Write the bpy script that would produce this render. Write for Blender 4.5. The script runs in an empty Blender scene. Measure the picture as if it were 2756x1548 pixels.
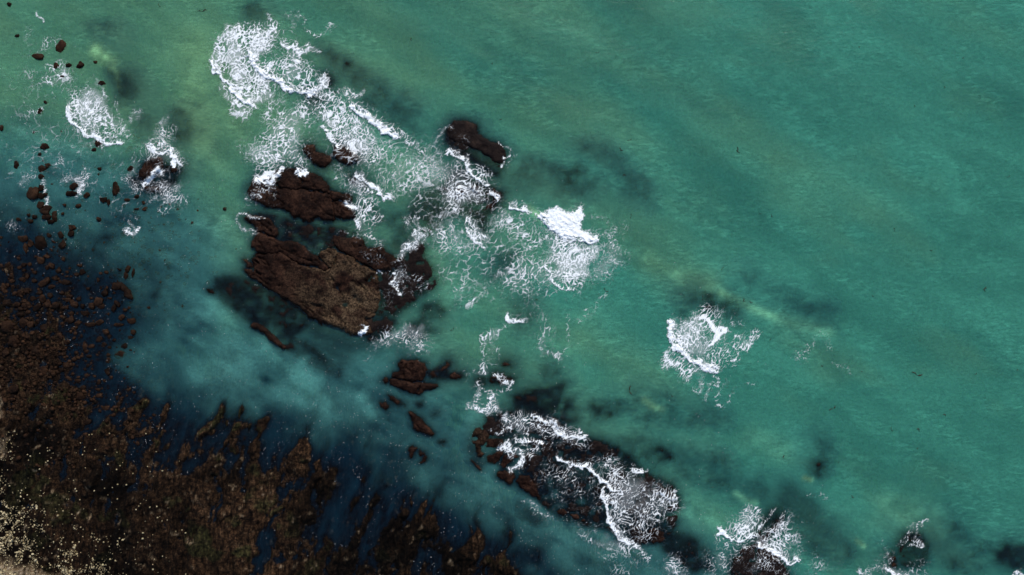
import bpy, math, random
import numpy as np

random.seed(7)
RNG = np.random.default_rng(11)
SC = bpy.context.scene
COL = SC.collection

# ------------------------------------------------------------------ camera, sky, sun, exposure
CAM_H = 100.0                       # the drone hovers 100 m above the sea, looking straight down
PX = 150.0 / 2756.0                 # metres on the water per pixel of the photograph
cam_d = bpy.data.cameras.new("camera")
cam = bpy.data.objects.new("camera", cam_d)
COL.objects.link(cam)
cam.location = (0, 0, CAM_H)
cam.rotation_euler = (0, 0, 0)
cam_d.sensor_width = 36.0
cam_d.lens = 36.0 * CAM_H / 150.0
cam_d.clip_start = 1.0
cam_d.clip_end = 6000.0
SC.camera = cam

SUN_EL = math.radians(37)
SUN_AZ = math.radians(16)           # clockwise from image-up (+Y): the light comes from the top, a little right
world = bpy.data.worlds.new("World")
SC.world = world
world.use_nodes = True
wn = world.node_tree
wn.nodes.clear()
sky = wn.nodes.new("ShaderNodeTexSky")
sky.sky_type = 'NISHITA'
sky.sun_disc = False
sky.sun_elevation = SUN_EL
sky.sun_rotation = SUN_AZ
bg = wn.nodes.new("ShaderNodeBackground")
bg.inputs["Strength"].default_value = 0.13
wo = wn.nodes.new("ShaderNodeOutputWorld")
wn.links.new(sky.outputs[0], bg.inputs[0])
wn.links.new(bg.outputs[0], wo.inputs[0])

sun_d = bpy.data.lights.new("sun", 'SUN')
sun_d.energy = 3.6
sun_d.angle = math.radians(0.53)
sun_d.color = (1.0, 0.95, 0.86)
sun = bpy.data.objects.new("sun", sun_d)
COL.objects.link(sun)
sun.rotation_euler = (math.pi / 2 - SUN_EL, 0, math.pi - SUN_AZ)
sun.location = (0, 0, 60)

SC.view_settings.view_transform = 'Standard'
SC.view_settings.look = 'None'
SC.view_settings.exposure = 0.25
SC.view_settings.gamma = 1.0
SC.view_settings.use_curve_mapping = False
cy = SC.cycles
cy.use_denoising = True
cy.max_bounces = 10
cy.diffuse_bounces = 2
cy.glossy_bounces = 2
cy.transmission_bounces = 4
cy.volume_bounces = 1
cy.transparent_max_bounces = 16
cy.caustics_reflective = False
cy.caustics_refractive = False
cy.sample_clamp_indirect = 4.0

# ------------------------------------------------------------------ layout helpers
# Outlines were read off enlarged views of the photograph: each view is (x0, y0, photo pixels per view pixel).
VIEW = dict(
    A=(0, 0, .35659), B=(500, 0, .35659), C=(600, 400, .35659), M=(1100, 280, .359375), E=(0, 380, .359375),
    F=(0, 800, .359375), G=(0, 1130, .28881), H=(500, 1030, .35807), I=(960, 880, .31104), J=(1220, 1030, .35807),
    K=(1700, 700, .31104), L=(1820, 1150, .36335), N=(650, 440, .16589), P=(640, 560, .25571), Q=(1250, 1080, .17280),
    R=(0, 620, .19699), S=(0, 480, .19699), T=(0, 900, .19699), D=(0, 0, 1.06988))


def at(view, pts, z=0.0):
    """Points of a view -> metres on the level z (the camera's perspective undone, so things stand where they belong)."""
    x0, y0, s = VIEW[view]
    p = np.asarray(pts, float)
    k = PX * (1 - z / CAM_H)
    return np.stack([(x0 + p[..., 0] * s - 1378) * k, (774 - y0 - p[..., 1] * s) * k], -1)


def mpp(view):
    return VIEW[view][2] * PX


TAB = RNG.random((256, 256))


def vnoise(x, y, seed=0):
    x = x + seed * 17.37
    y = y + seed * 9.71
    xi = np.floor(x).astype(int)
    yi = np.floor(y).astype(int)
    fx = x - xi
    fy = y - yi
    fx = fx * fx * fx * (fx * (fx * 6 - 15) + 10)
    fy = fy * fy * fy * (fy * (fy * 6 - 15) + 10)
    a = TAB[xi & 255, yi & 255]
    b = TAB[(xi + 1) & 255, yi & 255]
    c = TAB[xi & 255, (yi + 1) & 255]
    d = TAB[(xi + 1) & 255, (yi + 1) & 255]
    return (a * (1 - fx) + b * fx) * (1 - fy) + (c * (1 - fx) + d * fx) * fy


def fbm(x, y, oct=4, seed=0, gain=.5):
    """Fractal noise, about -1..1."""
    s = 0.0
    amp = 1.0
    tot = 0.0
    for k in range(oct):
        a = .6 + k * .7
        ca, sa = math.cos(a), math.sin(a)
        s = s + amp * (vnoise((x * ca - y * sa) * 2 ** k, (x * sa + y * ca) * 2 ** k, seed + k * 3) * 2 - 1)
        tot += amp
        amp *= gain
    return s / tot * 1.6


JX = RNG.random((128, 128))
JY = RNG.random((128, 128))


def worley(x, y, seed=0):
    """Distance difference of the two nearest points of a jittered grid: 0 on the cell walls."""
    xi = np.floor(x).astype(int)
    yi = np.floor(y).astype(int)
    f1 = np.full(x.shape, 9.0)
    f2 = np.full(x.shape, 9.0)
    for dx in (-1, 0, 1):
        for dy in (-1, 0, 1):
            ix = xi + dx
            iy = yi + dy
            d = np.hypot(ix + JX[(ix + seed) & 127, iy & 127] - x, iy + JY[(ix + seed) & 127, iy & 127] - y)
            f2 = np.minimum(f2, np.maximum(f1, d))
            f1 = np.minimum(f1, d)
    return f2 - f1


def sdist(X, Y, poly):
    """Signed distance to a polygon, positive inside."""
    d = np.full(X.shape, 1e18)
    ins = np.zeros(X.shape, bool)
    n = len(poly)
    for i in range(n):
        ax, ay = poly[i]
        bx, by = poly[(i + 1) % n]
        ex, ey = bx - ax, by - ay
        t = np.clip(((X - ax) * ex + (Y - ay) * ey) / (ex * ex + ey * ey + 1e-12), 0, 1)
        d = np.minimum(d, (X - ax - t * ex) ** 2 + (Y - ay - t * ey) ** 2)
        c = ((ay > Y) != (by > Y))
        with np.errstate(divide='ignore', invalid='ignore'):
            xc = ax + (Y - ay) * ex / (ey if abs(ey) > 1e-12 else 1e-12)
        ins ^= c & (X < xc)
    return np.where(ins, 1, -1) * np.sqrt(d)


def ldist(X, Y, line):
    d = np.full(X.shape, 1e18)
    for (ax, ay), (bx, by) in zip(line[:-1], line[1:]):
        ex, ey = bx - ax, by - ay
        t = np.clip(((X - ax) * ex + (Y - ay) * ey) / (ex * ex + ey * ey + 1e-12), 0, 1)
        d = np.minimum(d, (X - ax - t * ex) ** 2 + (Y - ay - t * ey) ** 2)
    return np.sqrt(d)


def lside(X, Y, line):
    """Distance to a line and the side: positive to the left of its direction."""
    d = np.full(X.shape, 1e18)
    sg = np.zeros(X.shape)
    for (ax, ay), (bx, by) in zip(line[:-1], line[1:]):
        ex, ey = bx - ax, by - ay
        t = np.clip(((X - ax) * ex + (Y - ay) * ey) / (ex * ex + ey * ey + 1e-12), 0, 1)
        q = (X - ax - t * ex) ** 2 + (Y - ay - t * ey) ** 2
        m = q < d
        d = np.where(m, q, d)
        sg = np.where(m, np.sign(ex * (Y - ay) - ey * (X - ax)), sg)
    return np.sqrt(d), sg


def sstep(a, b, x):
    t = np.clip((x - a) / (b - a), 0, 1)
    return t * t * (3 - 2 * t)


def link(o, parent=None):
    COL.objects.link(o)
    if parent is not None:
        o.parent = parent
    return o


def tag(o, label=None, cat=None, group=None, kind=None):
    if label:
        o["label"] = label
    if cat:
        o["category"] = cat
    if group:
        o["group"] = group
    if kind:
        o["kind"] = kind
    return o


def mesh_np(name, V, Fq, mat, attrs=None, smooth=True):
    """Mesh from arrays: V (n,3), Fq (m,4 or 3)."""
    me = bpy.data.meshes.new(name)
    V = np.ascontiguousarray(V, np.float32)
    Fq = np.ascontiguousarray(Fq, np.int32)
    m, k = Fq.shape
    me.vertices.add(len(V))
    me.vertices.foreach_set("co", V.ravel())
    me.loops.add(m * k)
    me.loops.foreach_set("vertex_index", Fq.ravel())
    me.polygons.add(m)
    me.polygons.foreach_set("loop_start", np.arange(0, m * k, k, dtype=np.int32))
    me.polygons.foreach_set("loop_total", np.full(m, k, np.int32))
    if smooth:
        me.polygons.foreach_set("use_smooth", np.ones(m, bool))
    for an, av in (attrs or {}).items():
        a = me.attributes.new(an, 'FLOAT', 'POINT')
        a.data.foreach_set("value", np.ascontiguousarray(av, np.float32))
    me.update(calc_edges=True)
    me.materials.append(mat)
    return me


def grid_faces(keep):
    """Quads of a (rows, cols) vertex grid for the cells in keep (rows-1, cols-1) -> faces on compacted vertices, used vertex index."""
    r, c = np.nonzero(keep)
    W = keep.shape[1] + 1
    q = np.stack([r * W + c, r * W + c + 1, (r + 1) * W + c + 1, (r + 1) * W + c], 1)
    used, inv = np.unique(q.ravel(), return_inverse=True)
    return inv.reshape(-1, 4), used


# ------------------------------------------------------------------ materials
def new_mat(name):
    m = bpy.data.materials.new(name)
    m.use_nodes = True
    nt = m.node_tree
    nt.nodes.clear()
    out = nt.nodes.new("ShaderNodeOutputMaterial")
    return m, nt, out


def N(nt, typ, **kw):
    n = nt.nodes.new(typ)
    for k, v in kw.items():
        if k in n.inputs:
            n.inputs[k].default_value = v
        else:
            setattr(n, k, v)
    return n


def ramp(nt, fac, stops):
    r = nt.nodes.new("ShaderNodeValToRGB")
    el = r.color_ramp.elements
    el[0].position, el[0].color = stops[0][0], (*stops[0][1], 1)
    el[1].position, el[1].color = stops[-1][0], (*stops[-1][1], 1)
    for p, c in stops[1:-1]:
        e = el.new(p)
        e.color = (*c, 1)
    nt.links.new(fac, r.inputs[0])
    return r.outputs[0]


def noise(nt, scale, detail=4, rough=.6, coord=None, dist=0.0):
    n = N(nt, "ShaderNodeTexNoise")
    n.inputs["Scale"].default_value = scale
    n.inputs["Detail"].default_value = detail
    n.inputs["Roughness"].default_value = rough
    n.inputs["Distortion"].default_value = dist
    if coord is not None:
        nt.links.new(coord, n.inputs["Vector"])
    return n.outputs["Fac"]


def world_pos(nt):
    return N(nt, "ShaderNodeNewGeometry").outputs["Position"]


def mixc(nt, fac, a, b):
    m = nt.nodes.new("ShaderNodeMix")
    m.data_type = 'RGBA'
    for sock, v in ((0, fac), (6, a), (7, b)):
        if hasattr(v, "is_linked"):
            nt.links.new(v, m.inputs[sock])
        elif isinstance(v, tuple):
            m.inputs[sock].default_value = (*v, 1)
        else:
            m.inputs[sock].default_value = v
    return m.outputs[2]


def math_n(nt, op, a, b=0.0, clamp=False):
    m = nt.nodes.new("ShaderNodeMath")
    m.operation = op
    m.use_clamp = clamp
    for i, v in enumerate((a, b)):
        if hasattr(v, "is_linked"):
            nt.links.new(v, m.inputs[i])
        else:
            m.inputs[i].default_value = v
    return m.outputs[0]


def attr(nt, name):
    return N(nt, "ShaderNodeAttribute", attribute_name=name).outputs["Fac"]


def rock_material(name, dark, mid, light, rough=.62, tan_amount=0.0, per_object=True):
    """Wet weed-covered rock: mottled brown, fine lumpy relief."""
    m, nt, out = new_mat(name)
    pos = world_pos(nt)
    n1 = noise(nt, .55, 5, .62, pos)
    n2 = noise(nt, 3.6, 4, .7, pos)
    n3 = noise(nt, 8.0, 3, .75, pos)
    f = math_n(nt, 'ADD', math_n(nt, 'MULTIPLY', n1, .36), math_n(nt, 'ADD', math_n(nt, 'MULTIPLY', n2, .28), math_n(nt, 'MULTIPLY', n3, .36)))
    c = ramp(nt, f, [(.41, dark), (.495, mid), (.60, light)])
    if tan_amount:
        a = attr(nt, "tan")
        tn = ramp(nt, math_n(nt, 'ADD', math_n(nt, 'MULTIPLY', n2, .55), math_n(nt, 'MULTIPLY', n3, .45)),
                  [(.40, dark), (.49, (.034, .021, .012)), (.60, (.125, .084, .050))])
        c = mixc(nt, a, c, tn)
    else:                       # rock that stays wet is darker and carries blacker weed
        c = mixc(nt, math_n(nt, 'MULTIPLY', attr(nt, "rim"), .72), c, ramp(nt, n3, [(.35, (.0016, .0010, .0014)), (.68, (.011, .0068, .0062))]))
    if per_object:
        oi = N(nt, "ShaderNodeObjectInfo").outputs["Random"]
        hv = N(nt, "ShaderNodeHueSaturation")
        nt.links.new(c, hv.inputs["Color"])
        nt.links.new(math_n(nt, 'ADD', math_n(nt, 'MULTIPLY', oi, .9), .55), hv.inputs["Value"])
        c = hv.outputs[0]
    b = N(nt, "ShaderNodeBump")
    b.inputs["Strength"].default_value = 1.0
    b.inputs["Distance"].default_value = .12
    nt.links.new(math_n(nt, 'ADD', math_n(nt, 'MULTIPLY', n2, .8), math_n(nt, 'MULTIPLY', n3, .4)), b.inputs["Height"])
    p = N(nt, "ShaderNodeBsdfPrincipled")
    nt.links.new(c, p.inputs["Base Color"])
    p.inputs["Roughness"].default_value = rough
    p.inputs["Specular IOR Level"].default_value = .05
    nt.links.new(b.outputs[0], p.inputs["Normal"])
    nt.links.new(p.outputs[0], out.inputs["Surface"])
    return m


M_REEF = rock_material("weedy_reef_rock", (.0018, .0007, .0005), (.0088, .0034, .0022), (.040, .0185, .0115), tan_amount=1, per_object=False)
M_SUNK = rock_material("sunken_reef_rock", (.005, .004, .005), (.014, .009, .008), (.03, .018, .013), per_object=False)
M_BOULDER = rock_material("boulder_rock", (.004, .002, .0015), (.012, .0056, .003), (.030, .0145, .0075))


def terrain_material():
    m, nt, out = new_mat("shore_ground")
    pos = world_pos(nt)
    n1 = noise(nt, .30, 5, .65, pos)
    n2 = noise(nt, 2.6, 5, .72, pos)
    n3 = noise(nt, 7.5, 3, .75, pos)
    f = math_n(nt, 'ADD', math_n(nt, 'MULTIPLY', n1, .22), math_n(nt, 'ADD', math_n(nt, 'MULTIPLY', n2, .38), math_n(nt, 'MULTIPLY', n3, .40)))
    weed = ramp(nt, f, [(.40, (.002, .0011, .001)), (.48, (.011, .0055, .003)), (.545, (.040, .021, .0105)), (.64, (.115, .068, .038))])
    green = ramp(nt, n2, [(.4, (.006, .007, .003)), (.62, (.030, .038, .012))])
    c = mixc(nt, attr(nt, "green"), weed, green)
    tn = N(nt, "ShaderNodeMix", data_type='RGBA', blend_type='MULTIPLY')
    tn.inputs[0].default_value = 1.0
    nt.links.new(c, tn.inputs[6])
    nt.links.new(attr(nt, "tone"), tn.inputs[7])
    c = tn.outputs[2]
    bed = ramp(nt, f, [(.38, (.003, .003, .005)), (.52, (.010, .008, .008)), (.68, (.03, .022, .018))])
    c = mixc(nt, attr(nt, "wet"), c, bed)
    sandc = ramp(nt, n2, [(.35, (.20, .21, .14)), (.65, (.34, .34, .22))])
    c = mixc(nt, attr(nt, "sand"), c, sandc)
    pale = ramp(nt, math_n(nt, 'ADD', math_n(nt, 'MULTIPLY', n2, .5), math_n(nt, 'MULTIPLY', n3, .5)),
                [(.36, (.06, .04, .022)), (.5, (.17, .115, .065)), (.66, (.42, .36, .28))])
    c = mixc(nt, attr(nt, "pale"), c, pale)
    b = N(nt, "ShaderNodeBump")
    b.inputs["Distance"].default_value = .15
    mp = N(nt, "ShaderNodeMapping")
    mp.inputs["Rotation"].default_value = (0, 0, math.radians(21))
    mp.inputs["Scale"].default_value = (2.6, .55, 1)
    nt.links.new(pos, mp.inputs["Vector"])
    grain = noise(nt, 1.0, 4, .65, mp.outputs[0], .5)
    nt.links.new(math_n(nt, 'ADD', math_n(nt, 'MULTIPLY', grain, 1.6), math_n(nt, 'ADD', math_n(nt, 'MULTIPLY', n2, .8), math_n(nt, 'MULTIPLY', n3, .5))), b.inputs["Height"])
    b.inputs["Distance"].default_value = .22
    sh = ramp(nt, grain, [(.38, (.22, .22, .22)), (.60, (1.5, 1.5, 1.5))])
    mul = N(nt, "ShaderNodeMix", data_type='RGBA', blend_type='MULTIPLY')
    mul.inputs[0].default_value = 1.0
    nt.links.new(c, mul.inputs[6])
    nt.links.new(sh, mul.inputs[7])
    c = mul.outputs[2]
    p = N(nt, "ShaderNodeBsdfPrincipled")
    nt.links.new(c, p.inputs["Base Color"])
    p.inputs["Roughness"].default_value = .7
    p.inputs["Specular IOR Level"].default_value = .05
    nt.links.new(b.outputs[0], p.inputs["Normal"])
    nt.links.new(p.outputs[0], out.inputs["Surface"])
    return m


M_GROUND = terrain_material()


def water_material():
    m, nt, out = new_mat("sea_water")
    pos = world_pos(nt)
    mp = N(nt, "ShaderNodeMapping")
    mp.inputs["Rotation"].default_value = (0, 0, math.radians(-14))
    mp.inputs["Scale"].default_value = (.42, 1.0, 1.0)
    nt.links.new(pos, mp.inputs["Vector"])
    r1 = noise(nt, 1.1, 4, .6, mp.outputs[0], .4)
    r2 = noise(nt, 4.2, 3, .6, mp.outputs[0], .3)
    gust = ramp(nt, noise(nt, .045, 3, .6, pos), [(.38, (.35, .35, .35)), (.62, (1.2, 1.2, 1.2))])
    h = math_n(nt, 'MULTIPLY', gust, math_n(nt, 'ADD', math_n(nt, 'MULTIPLY', r1, .7), math_n(nt, 'MULTIPLY', r2, .16)))
    b = N(nt, "ShaderNodeBump")
    b.inputs["Strength"].default_value = .40
    b.inputs["Distance"].default_value = .3
    nt.links.new(h, b.inputs["Height"])
    gl = N(nt, "ShaderNodeBsdfGlossy")
    gl.inputs["Roughness"].default_value = .23
    nt.links.new(b.outputs[0], gl.inputs["Normal"])
    tr = N(nt, "ShaderNodeBsdfTransparent")
    fr = N(nt, "ShaderNodeFresnel")
    fr.inputs["IOR"].default_value = 1.333
    nt.links.new(b.outputs[0], fr.inputs["Normal"])
    mx = N(nt, "ShaderNodeMixShader")
    nt.links.new(fr.outputs[0], mx.inputs[0])
    nt.links.new(tr.outputs[0], mx.inputs[1])
    nt.links.new(gl.outputs[0], mx.inputs[2])
    # surface bubbles and silt, plus painted wave highlights and depth haze in diffuse colour
    silt_light = N(nt, "ShaderNodeBsdfDiffuse")
    nt.links.new(mixc(nt, attr(nt, "sandy"), mixc(nt, attr(nt, "open"), (.16, .53, .47), (.14, .64, .45)), (.33, .70, .34)), silt_light.inputs["Color"])
    nt.links.new(b.outputs[0], silt_light.inputs["Normal"])
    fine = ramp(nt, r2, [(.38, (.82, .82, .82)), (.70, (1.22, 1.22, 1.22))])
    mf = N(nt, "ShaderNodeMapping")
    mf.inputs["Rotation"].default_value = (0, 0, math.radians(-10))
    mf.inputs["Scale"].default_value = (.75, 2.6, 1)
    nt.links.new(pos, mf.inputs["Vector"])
    fl = ramp(nt, noise(nt, 1.0, 5, .68, mf.outputs[0], .6), [(.46, (0, 0, 0)), (.76, (1, 1, 1))])  # pale strokes imitating light on wavelets, mixed into the diffuse colour
    fac = math_n(nt, 'ADD', math_n(nt, 'MULTIPLY', attr(nt, "silt_light"), fine), math_n(nt, 'MULTIPLY', math_n(nt, 'MULTIPLY', attr(nt, "gust"), fl), .17), True)
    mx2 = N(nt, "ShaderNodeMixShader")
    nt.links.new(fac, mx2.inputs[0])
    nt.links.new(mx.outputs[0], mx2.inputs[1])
    nt.links.new(silt_light.outputs[0], mx2.inputs[2])
    nt.links.new(mx2.outputs[0], out.inputs["Surface"])
    sc = N(nt, "ShaderNodeVolumeScatter")
    sc.inputs["Color"].default_value = (.13, .58, .90, 1)
    sc.inputs["Density"].default_value = .34
    sc.inputs["Anisotropy"].default_value = -.25
    ab = N(nt, "ShaderNodeVolumeAbsorption")
    ab.inputs["Color"].default_value = (.05, .93, .50, 1)
    ab.inputs["Density"].default_value = .45
    ad = N(nt, "ShaderNodeAddShader")
    nt.links.new(sc.outputs[0], ad.inputs[0])
    nt.links.new(ab.outputs[0], ad.inputs[1])
    nt.links.new(ad.outputs[0], out.inputs["Volume"])
    return m


M_WATER = water_material()


def foam_material():
    m, nt, out = new_mat("sea_foam")
    pos = world_pos(nt)
    n = noise(nt, 5.0, 4, .7, pos)
    n2 = noise(nt, 14.0, 2, .7, pos)
    c = ramp(nt, n, [(.3, (.60, .66, .72)), (.6, (.84, .86, .88))])
    b = N(nt, "ShaderNodeBump")
    b.inputs["Strength"].default_value = .35
    b.inputs["Distance"].default_value = .08
    nt.links.new(math_n(nt, 'ADD', n, math_n(nt, 'MULTIPLY', n2, .4)), b.inputs["Height"])
    d = N(nt, "ShaderNodeBsdfDiffuse")
    nt.links.new(c, d.inputs["Color"])
    nt.links.new(b.outputs[0], d.inputs["Normal"])
    tr = N(nt, "ShaderNodeBsdfTransparent")
    mx = N(nt, "ShaderNodeMixShader")
    nt.links.new(attr(nt, "foam"), mx.inputs[0])
    nt.links.new(tr.outputs[0], mx.inputs[1])
    nt.links.new(d.outputs[0], mx.inputs[2])
    nt.links.new(mx.outputs[0], out.inputs["Surface"])
    return m


M_FOAM = foam_material()


def plain(name, lo, hi, scale=3.0, rough=.7, per_object=0.0):
    m, nt, out = new_mat(name)
    n = noise(nt, scale, 3, .65, world_pos(nt))
    c = ramp(nt, n, [(.35, lo), (.65, hi)])
    if per_object:
        oi = N(nt, "ShaderNodeObjectInfo").outputs["Random"]
        hv = N(nt, "ShaderNodeHueSaturation")
        nt.links.new(c, hv.inputs["Color"])
        nt.links.new(math_n(nt, 'ADD', math_n(nt, 'MULTIPLY', oi, per_object), 1 - per_object / 2), hv.inputs["Value"])
        c = hv.outputs[0]
    p = N(nt, "ShaderNodeBsdfPrincipled")
    nt.links.new(c, p.inputs["Base Color"])
    p.inputs["Roughness"].default_value = rough
    p.inputs["Specular IOR Level"].default_value = .25
    nt.links.new(p.outputs[0], out.inputs["Surface"])
    return m


M_PALE = plain("pale_limestone", (.20, .145, .065), (.46, .39, .25), 2.2, .75, .5)
M_FLECK = plain("foam_fleck", (.62, .66, .72), (.9, .9, .9), 2.0)
M_WEED = plain("floating_weed", (.008, .006, .003), (.03, .022, .008), 4.0)

# ------------------------------------------------------------------ the lie of the land
SHORE = at("D", [(-900, 520), (-300, 545), (0, 560), (120, 585), (250, 640), (330, 700), (345, 800), (325, 900), (380, 965), (430, 1010),
                 (520, 1050), (600, 1035), (700, 1060), (800, 1085), (900, 1105), (980, 1180), (1060, 1230), (1130, 1265),
                 (1230, 1330), (1330, 1390), (1420, 1447), (1600, 1580), (2300, 2100), (2300, 3200), (-900, 3200)])
BOULDER_FIELD = at("D", [(-900, 530), (0, 550), (180, 590), (340, 690), (350, 930), (300, 1010), (200, 1000), (100, 980), (0, 960), (-900, 960)])
CORNER = at("G", [(-3000, 200), (0, 1255), (120, 1310), (300, 1395), (480, 1450), (900, 1700), (3000, 3600), (-3000, 3600)])


def land(X, Y):
    """Ground height and its colour masks."""
    sd = sdist(X, Y, SHORE) + 1.6 * fbm(X / 7, Y / 7, 3, 5)
    base = np.interp(sd, [-140, -60, -30, -16, -7, -2, 2, 7, 13, 20, 32, 45, 90],
                     [-9, -6.0, -3.8, -2.3, -1.35, -.70, -.36, -.08, .10, .20, .28, .55, 4.0])
    bf = sstep(-2, 3, sdist(X, Y, BOULDER_FIELD))
    # strata: low ribs running up-right, broken into lumps
    u = X * .36 + Y * .93
    v = X * .93 - Y * .36
    w = v + 1.1 * fbm(X / 5, Y / 5, 3, 21)
    east = sstep(-60, -48, X)
    rib = fbm(u / 4.6, w / 1.25, 4, 31) * (1 - east) + fbm(u / 6.5, w / 1.9, 4, 33) * east
    lump = fbm(X / 2.3, Y / 2.3, 4, 41)
    rib_on = sstep(-9, 6, sd) * (1 - bf)
    h = base + rib_on * (.17 - .03 * east * sstep(26, 12, sd) + (.37 + .14 * east) * rib + .20 * lump) - .10 * rib_on * sstep(0, 8, 8 - np.abs(sd - 2))
    h = h + rib_on * sstep(12, 2, sd) * .42 * sstep(.28, .75, rib + .25 * lump + .3 * fbm(u / 2.8, w / .72, 3, 57))
    h = h + bf * (-.12 * sstep(14, 6, sd) + .16 * lump + .10 * fbm(X / .9, Y / .9, 2, 44))
    fine = fbm(X / .55, Y / .55, 3, 51)
    h = h + sstep(-.3, .15, h) * (.12 * fine + .15 * fbm(u / 2.2, w / .75, 4, 55) + .12 * fbm(X / 1.0, Y / 1.0, 3, 56))
    stria = fbm(u / 2.6, w / .42, 2, 61)
    h = h + rib_on * sstep(-.05, .25, h) * .10 * stria
    sea = sstep(3, -10, sd)
    h = h + sea * (.35 * fbm(X / 9, Y / 9, 3, 71) + .10 * fbm(X / 2.2, Y / 2.2, 3, 72))
    cor = sstep(-1.0, 1.0, sdist(X, Y, CORNER) + .5 * fbm(X / 1.3, Y / 1.3, 2, 81))
    h = h + cor * .8
    # masks
    wet = sstep(.10, -.18, h)
    sn = fbm((X * .82 - Y * .57) / 13, (X * .57 + Y * .82) / 6.5, 4, 91)
    lag = sstep(-1.5, -7.5, sd)
    sand = lag * sstep(-.30, .45, sn * .8 + sstep(-8, -26, sd) * .9)
    # weedy rocky bottom (no sand) off the bottom right of the frame
    low = np.exp(-(((X - 62) / 42) ** 2 + ((Y + 42) / 13) ** 2))
    sand = sand * (1 - .8 * sstep(.15, .7, low + .25 * fbm(X / 6, Y / 6, 3, 95)))
    tone = np.clip(.56 + .55 * fbm(X / 6.5, Y / 6.5, 4, 97) + .75 * np.exp(-(((X + 42) / 7) ** 2 + ((Y + 36) / 9) ** 2)) - .25 * sstep(-52, -66, X), .10, 1.5)
    green = sstep(.30, .62, fbm(X / 3.2, Y / 3.2, 3, 101) + .25 * np.exp(-(((X + 47) / 5) ** 2 + ((Y + 35) / 6) ** 2))) * sstep(.02, .2, h) * .55
    pale = cor
    left = np.exp(-(((X + 75.2) / 1.0) ** 2 + ((Y + 16.5) / 2.2) ** 2)) + np.exp(-(((X + 75) / 1.6) ** 2 + ((Y + 23) / 2) ** 2)) * .6
    pale = np.maximum(pale, sstep(.3, .9, left + .5 * fbm(X / .8, Y / .8, 3, 111)))
    return h, dict(wet=wet, sand=sand, green=green, pale=pale, sd=sd, tone=tone)


# fine shore platform
def axis(lo, hi, step):
    return np.arange(lo, hi + step / 2, step)


gx = axis(-86, 14, .17)
gy = axis(-54, 12, .17)
X, Y = np.meshgrid(gx, gy)
h, mk = land(X, Y)
SHORE_H = (gx, gy, h)
keep = (mk["sd"][:-1, :-1] > -13)
Fq, used = grid_faces(keep)
V = np.stack([X.ravel(), Y.ravel(), h.ravel()], 1)[used]
o = link(bpy.data.objects.new("shore_platform", mesh_np("shore_platform", V, Fq, M_GROUND, {k: mk[k].ravel()[used] for k in ("wet", "sand", "green", "pale", "tone")})))
tag(o, "brown weed-covered rock platform with ribs and dark pools along the shore", kind="structure")


def spread_axis(lo, hi, step, far):
    a = list(axis(lo, hi, step))
    s, p, q = step, a[0], a[-1]
    while q < far:
        s *= 1.35
        q += s
        p -= s
        a = [p] + a + [q]
    return np.array(a)


bx = spread_axis(-92, 92, .5, 2400)
by = spread_axis(-60, 60, .5, 2400)
X, Y = np.meshgrid(bx, by)
h, mk = land(np.clip(X, -400, 400), np.clip(Y, -400, 400))
inside = (X > -85) & (X < 13) & (Y > -53) & (Y < 11) & (mk["sd"] > -12)
h = np.where(inside, h - .7, h)
Fq, used = grid_faces(np.ones((len(by) - 1, len(bx) - 1), bool))
V = np.stack([X.ravel(), Y.ravel(), h.ravel()], 1)
o = link(bpy.data.objects.new("seabed", mesh_np("seabed", V, Fq, M_GROUND, {k: mk[k].ravel() for k in ("wet", "sand", "green", "pale", "tone")})))
tag(o, "sandy and weedy sea bottom under the green water", kind="structure")

# ------------------------------------------------------------------ reefs: every rock is a height field on one common grid
RS = .15
rx = axis(-84, 84, RS)
ry = axis(-52, 52, RS)
TOP = np.full((len(ry), len(rx)), -9.0)         # highest rock under each grid point, for the foam that runs over it


def bil(gx, gy, Z, X, Y):
    fx = np.clip((X - gx[0]) / (gx[1] - gx[0]), 0, len(gx) - 1.001)
    fy = np.clip((Y - gy[0]) / (gy[1] - gy[0]), 0, len(gy) - 1.001)
    ix = fx.astype(int)
    iy = fy.astype(int)
    fx = fx - ix
    fy = fy - iy
    return (Z[iy, ix] * (1 - fx) + Z[iy, ix + 1] * fx) * (1 - fy) + (Z[iy + 1, ix] * (1 - fx) + Z[iy + 1, ix + 1] * fx) * fy


TXg, TYg = np.meshgrid(rx[::4], ry[::4])
TOPL = land(TXg, TYg)[0]
land_at = lambda X, Y: bil(rx[::4], ry[::4], TOPL, X, Y)


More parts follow.
